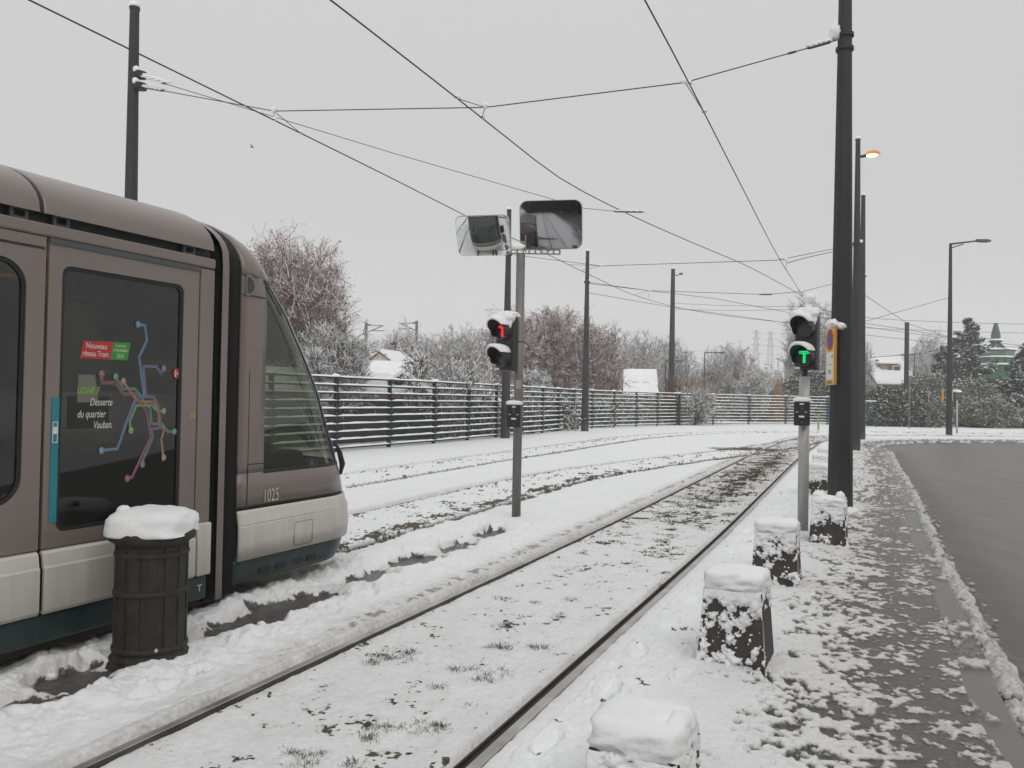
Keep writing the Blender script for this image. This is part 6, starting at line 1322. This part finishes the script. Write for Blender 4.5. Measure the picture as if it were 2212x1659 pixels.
# ---------------------------------------------------------------- grass tufts in the near track and loose clods of snow
GRM = M('winter_grass', (.075, .080, .035), .7, var=.5, vscale=30)
def tufts():
    rng = np.random.default_rng(5); V = []; Q = []; spots = []
    px = [(1058, 1455, 3, 1.), (1095, 1393, 2.6, 1.), (1175, 1393, 1.6, 1.), (1000, 1442, 1.2, 1.), (945, 1478, 1.2, .8), (800, 1570, 2., 1), (790, 1588, 1.2, 1.), (680, 1622, 1.2, .8), (640, 1618, .8, .8), (670, 1648, 1., .8), (830, 1412, 2.4, 1.), (808, 1430, 1.2, 1), (858, 1418, 1.4, 1.), (885, 1408, .8, 1), (930, 1565, .8, .6), (945, 1568, 1.4, 1),
          (1232, 1292, .8, .8), (1205, 1330, .9, .8), (1212, 1325, .7, .8), (1160, 1298, .8, .8), (1085, 1290, .8, .8), (1095, 1350, 1.3, .8), (1200, 1225, .8, .7), (1430, 1262, .5, .8), (1205, 1580, .9, .5), (1195, 1560, .6, .4), (1340, 1150, .7, .6), (1520, 1130, 1.6, .8), (1500, 1105, .6, .6), (1450, 1205, .6, .6), (880, 1010 + 390, .8, .8), (910, 1555, .6, .6), (905, 1575, .5, .5), (760, 1645, 1.2, .8), (1010, 1520, .7, .7)]
    for u, v, s, hh in px:
        g = G(u, v, .03)
        for _k in range(int(1 + s * 2.6)): spots.append((g.x + rng.normal(0, .030 * s), g.y + rng.normal(0, .018 * s), .012, hh * .6))
    for _ in range(120):
        i = rng.integers(0, len(TA)); p = TA[i]
        if not 3.8 < p[1] < 26: continue
        t = TA[min(i + 1, len(TA) - 1)] - TA[i]; t = t / np.linalg.norm(t); lat = rng.uniform(-.58, .58)
        if p[1] < 8 and rng.random() < .6: continue
        spots.append((p[0] + t[1] * lat + t[0] * rng.uniform(0, .4), p[1] - t[0] * lat + t[1] * rng.uniform(0, .4), rng.uniform(.012, .045) * (1.6 if p[1] > 12 else 1), .6))
    for _ in range(130):
        i = rng.integers(0, len(TB)); p = TB[i]
        if not 9 < p[1] < 24: continue
        t = TB[min(i + 1, len(TB) - 1)] - TB[i]; t = t / np.linalg.norm(t); lat = rng.normal(.42, .10) if rng.random() < .8 else rng.normal(-.58, .05); spots.append((p[0] + t[1] * lat, p[1] - t[0] * lat, rng.uniform(.05, .16), .8))
    for _ in range(50):
        y = rng.uniform(3.6, 12); x = np.interp(y, TA[:, 1], TA[:, 0]) + rng.uniform(.95, 1.5); spots.append((x, y, rng.uniform(.012, .035), .5))
    cy_ = rng.uniform(3.6, 24, 26000); ln_ = np.where(rng.random(26000) < .72, 0, 1); cx_ = np.where(ln_ == 0, np.interp(cy_, TA[:, 1], TA[:, 0]), np.interp(cy_, TB[:, 1], TB[:, 0])) + rng.uniform(-.68, .68, 26000)
    f_ = ground_fields(cx_, cy_); okk = (f_[1] < .42) & (f_[2] > .5)
    for x, y in zip(cx_[okk], cy_[okk]): spots.append((x, y, .018 if y < 9 else .035, -1.))
    for x, y, s, hh in spots:
        for _ in range((26 if s <= .012 else int(8 + s * 260)) if hh > 0 else 5):
            if hh < 0: hh_b = .55
            else: hh_b = hh
            bx, by = x + rng.normal(0, s), y + rng.normal(0, s * .55); a_ = rng.uniform(0, 6.28); h_ = rng.uniform(.010, .038) * hh_b; l_ = rng.normal(0, .026, 2); w_ = .0028 if y < 8 else .006; b0 = len(V)
            V += [(bx - w_ * math.cos(a_), by - w_ * math.sin(a_), .0), (bx + w_ * math.cos(a_), by + w_ * math.sin(a_), .0), (bx + l_[0] + w_ * .3, by + l_[1], .014 + h_), (bx + l_[0] - w_ * .3, by + l_[1], .014 + h_)]; Q.append((b0, b0 + 1, b0 + 2, b0 + 3))
    o = np_mesh('grass_tufts', np.array(V), np.array(Q), GRM, None); tag(o, 'small tufts of winter grass poking through the thin snow between the rails', 'grass', kind='stuff')
tufts()
def clods():
    rng = random.Random(9); mb = MB()
    def put(x, y, r): mb.blob((x, y, r * .25 + .03), (r * rng.uniform(.8, 1.5), r * rng.uniform(.8, 1.3), r * .75), .35, rng.random() * 90, 2)
    for p in DITCH[::1]:
        if not 3 < p[1] < 12: continue
        for sgn in (-1, 1):
            for _ in range(3): q = rng.gauss(.33, .10) * sgn; put(p[0] + q * .92 + rng.uniform(-.15, .15), p[1] - q * .4 + rng.uniform(-.15, .15), rng.uniform(.012, .045))
    mb.build('snow_clods', SNOW, None, smooth=True)
    o = bpy.data.objects['snow_clods']; tag(o, 'loose clods of trodden snow beside the wet path', 'snow', kind='stuff')
    mb = MB(); DIRTS = M('dirty_slush', (.40, .37, .34), .6, var=.3, vscale=12, bump=.5, bscale=60)
    for p in KERB:
        if not 2 < p[1] < 30: continue
        for _ in range(9 if p[1] < 14 else 4):
            q = min(abs(rng.gauss(.07, .04)), .14); r = rng.uniform(.008, .030); mb.blob((p[0] + q + rng.uniform(-.05, .05), p[1] + rng.uniform(-.3, .3) - q * .3, -.06 + rng.uniform(0, .03)), (r * 1.2, r * 1.3, r * .8), .4, rng.random() * 90, 2)
    o = mb.build('slush_lumps', DIRTS, None, smooth=True); tag(o, 'lumps of dirty slush lying in the gutter along the kerb', 'slush', kind='stuff')
clods()
# ---------------------------------------------------------------- behind the camera: what the tram windows and mirrors reflect
bk = thing('apartment_block', 'grey apartment block across the road, seen only as a reflection in the windows', 'building', (16, -20, 0), R(60)); CON = M('weathered_render', (.30, .21, .155), .85, var=.25, vscale=.4)
bw = MB(); bw.box((0, 0, 7), (44, 10, 14)); bwo = bw.build('wall', CON, bk); wn_ = MB(); wf = MB()
for f_ in range(4):
    for k in range(12): wn_.box((-20 + 3.6 * k, 5.01, 2.6 + 3.2 * f_), (1.6, .12, 1.4)); wf.box((-20 + 3.6 * k, 5.03, 1.8 + 3.2 * f_), (1.9, .2, .12))
wn_.build('windows', WIN, bwo); wf.build('sills', FRAMEW, bwo); MB().box((0, 0, 14.15), (44.6, 10.6, .3)).build('roof_snow', ROOFS, bk)
for k, (x_, y_, h_) in enumerate([(10, -8, 9), (2, -13, 10), (16, 1, 8.5)]):  # unseen trees in one plain dark colour, without snow
    tree('bare_tree', ('dark bare tree reflected in the tram door', 'dark bare tree behind the camera by the track', 'dark bare tree across the road behind the camera')[k], 'tree', (x_, y_, 0), h_, (x_, y_, h_ * .6), (h_ * .35, h_ * .35, h_ * .42), 400 + k, bark=M('dark_bark_%d' % k, (.03, .027, .024), .8, var=.2, vscale=3), twig=M('dark_twigs_%d' % k, (.03, .027, .024), .8, var=.2, vscale=3), rmin=.02, dens=.6)
for k, (x_, y_) in enumerate([(-24, -34), (-15, -36), (-6, -36), (3, -33)]):  # unseen dark trees added so the right mirror's upper part reflects dark
    bush('dark_tree_backdrop', ('added dark tree mass far behind the camera, leftmost', 'added dark tree mass behind the camera, left of the track', 'added dark tree mass behind the camera, at the end of the track', 'added dark tree mass behind the camera beside the block')[k], 'tree', (x_, y_, 0), [(0, 0, 5, 5.5, 3, 5.5), (3, 0, 4, 3.5, 3, 4.5)], 9000, .35, M('dark_backdrop_leaves_%d' % k, (.02, .024, .018), .8, var=.3, vscale=1), 500 + k)
# ---------------------------------------------------------------- winter haze
hz_ = MB().box((0, 190, 27.5), (900, 560, 59)); ho = hz_.build('haze', SNOW, None); tag(ho, 'thin winter haze over the whole place', kind='stuff')
hm = bpy.data.materials.new('haze'); hm.use_nodes = True; hn, hl = hm.node_tree.nodes, hm.node_tree.links; hn.clear(); ho_ = hn.new('ShaderNodeOutputMaterial'); pv_ = hn.new('ShaderNodeVolumePrincipled')
pv_.inputs['Color'].default_value = (.98, .98, .985, 1); pv_.inputs['Density'].default_value = .0015; pv_.inputs['Anisotropy'].default_value = .0; hl.new(pv_.outputs[0], ho_.inputs['Volume']); ho.data.materials.clear(); ho.data.materials.append(hm)
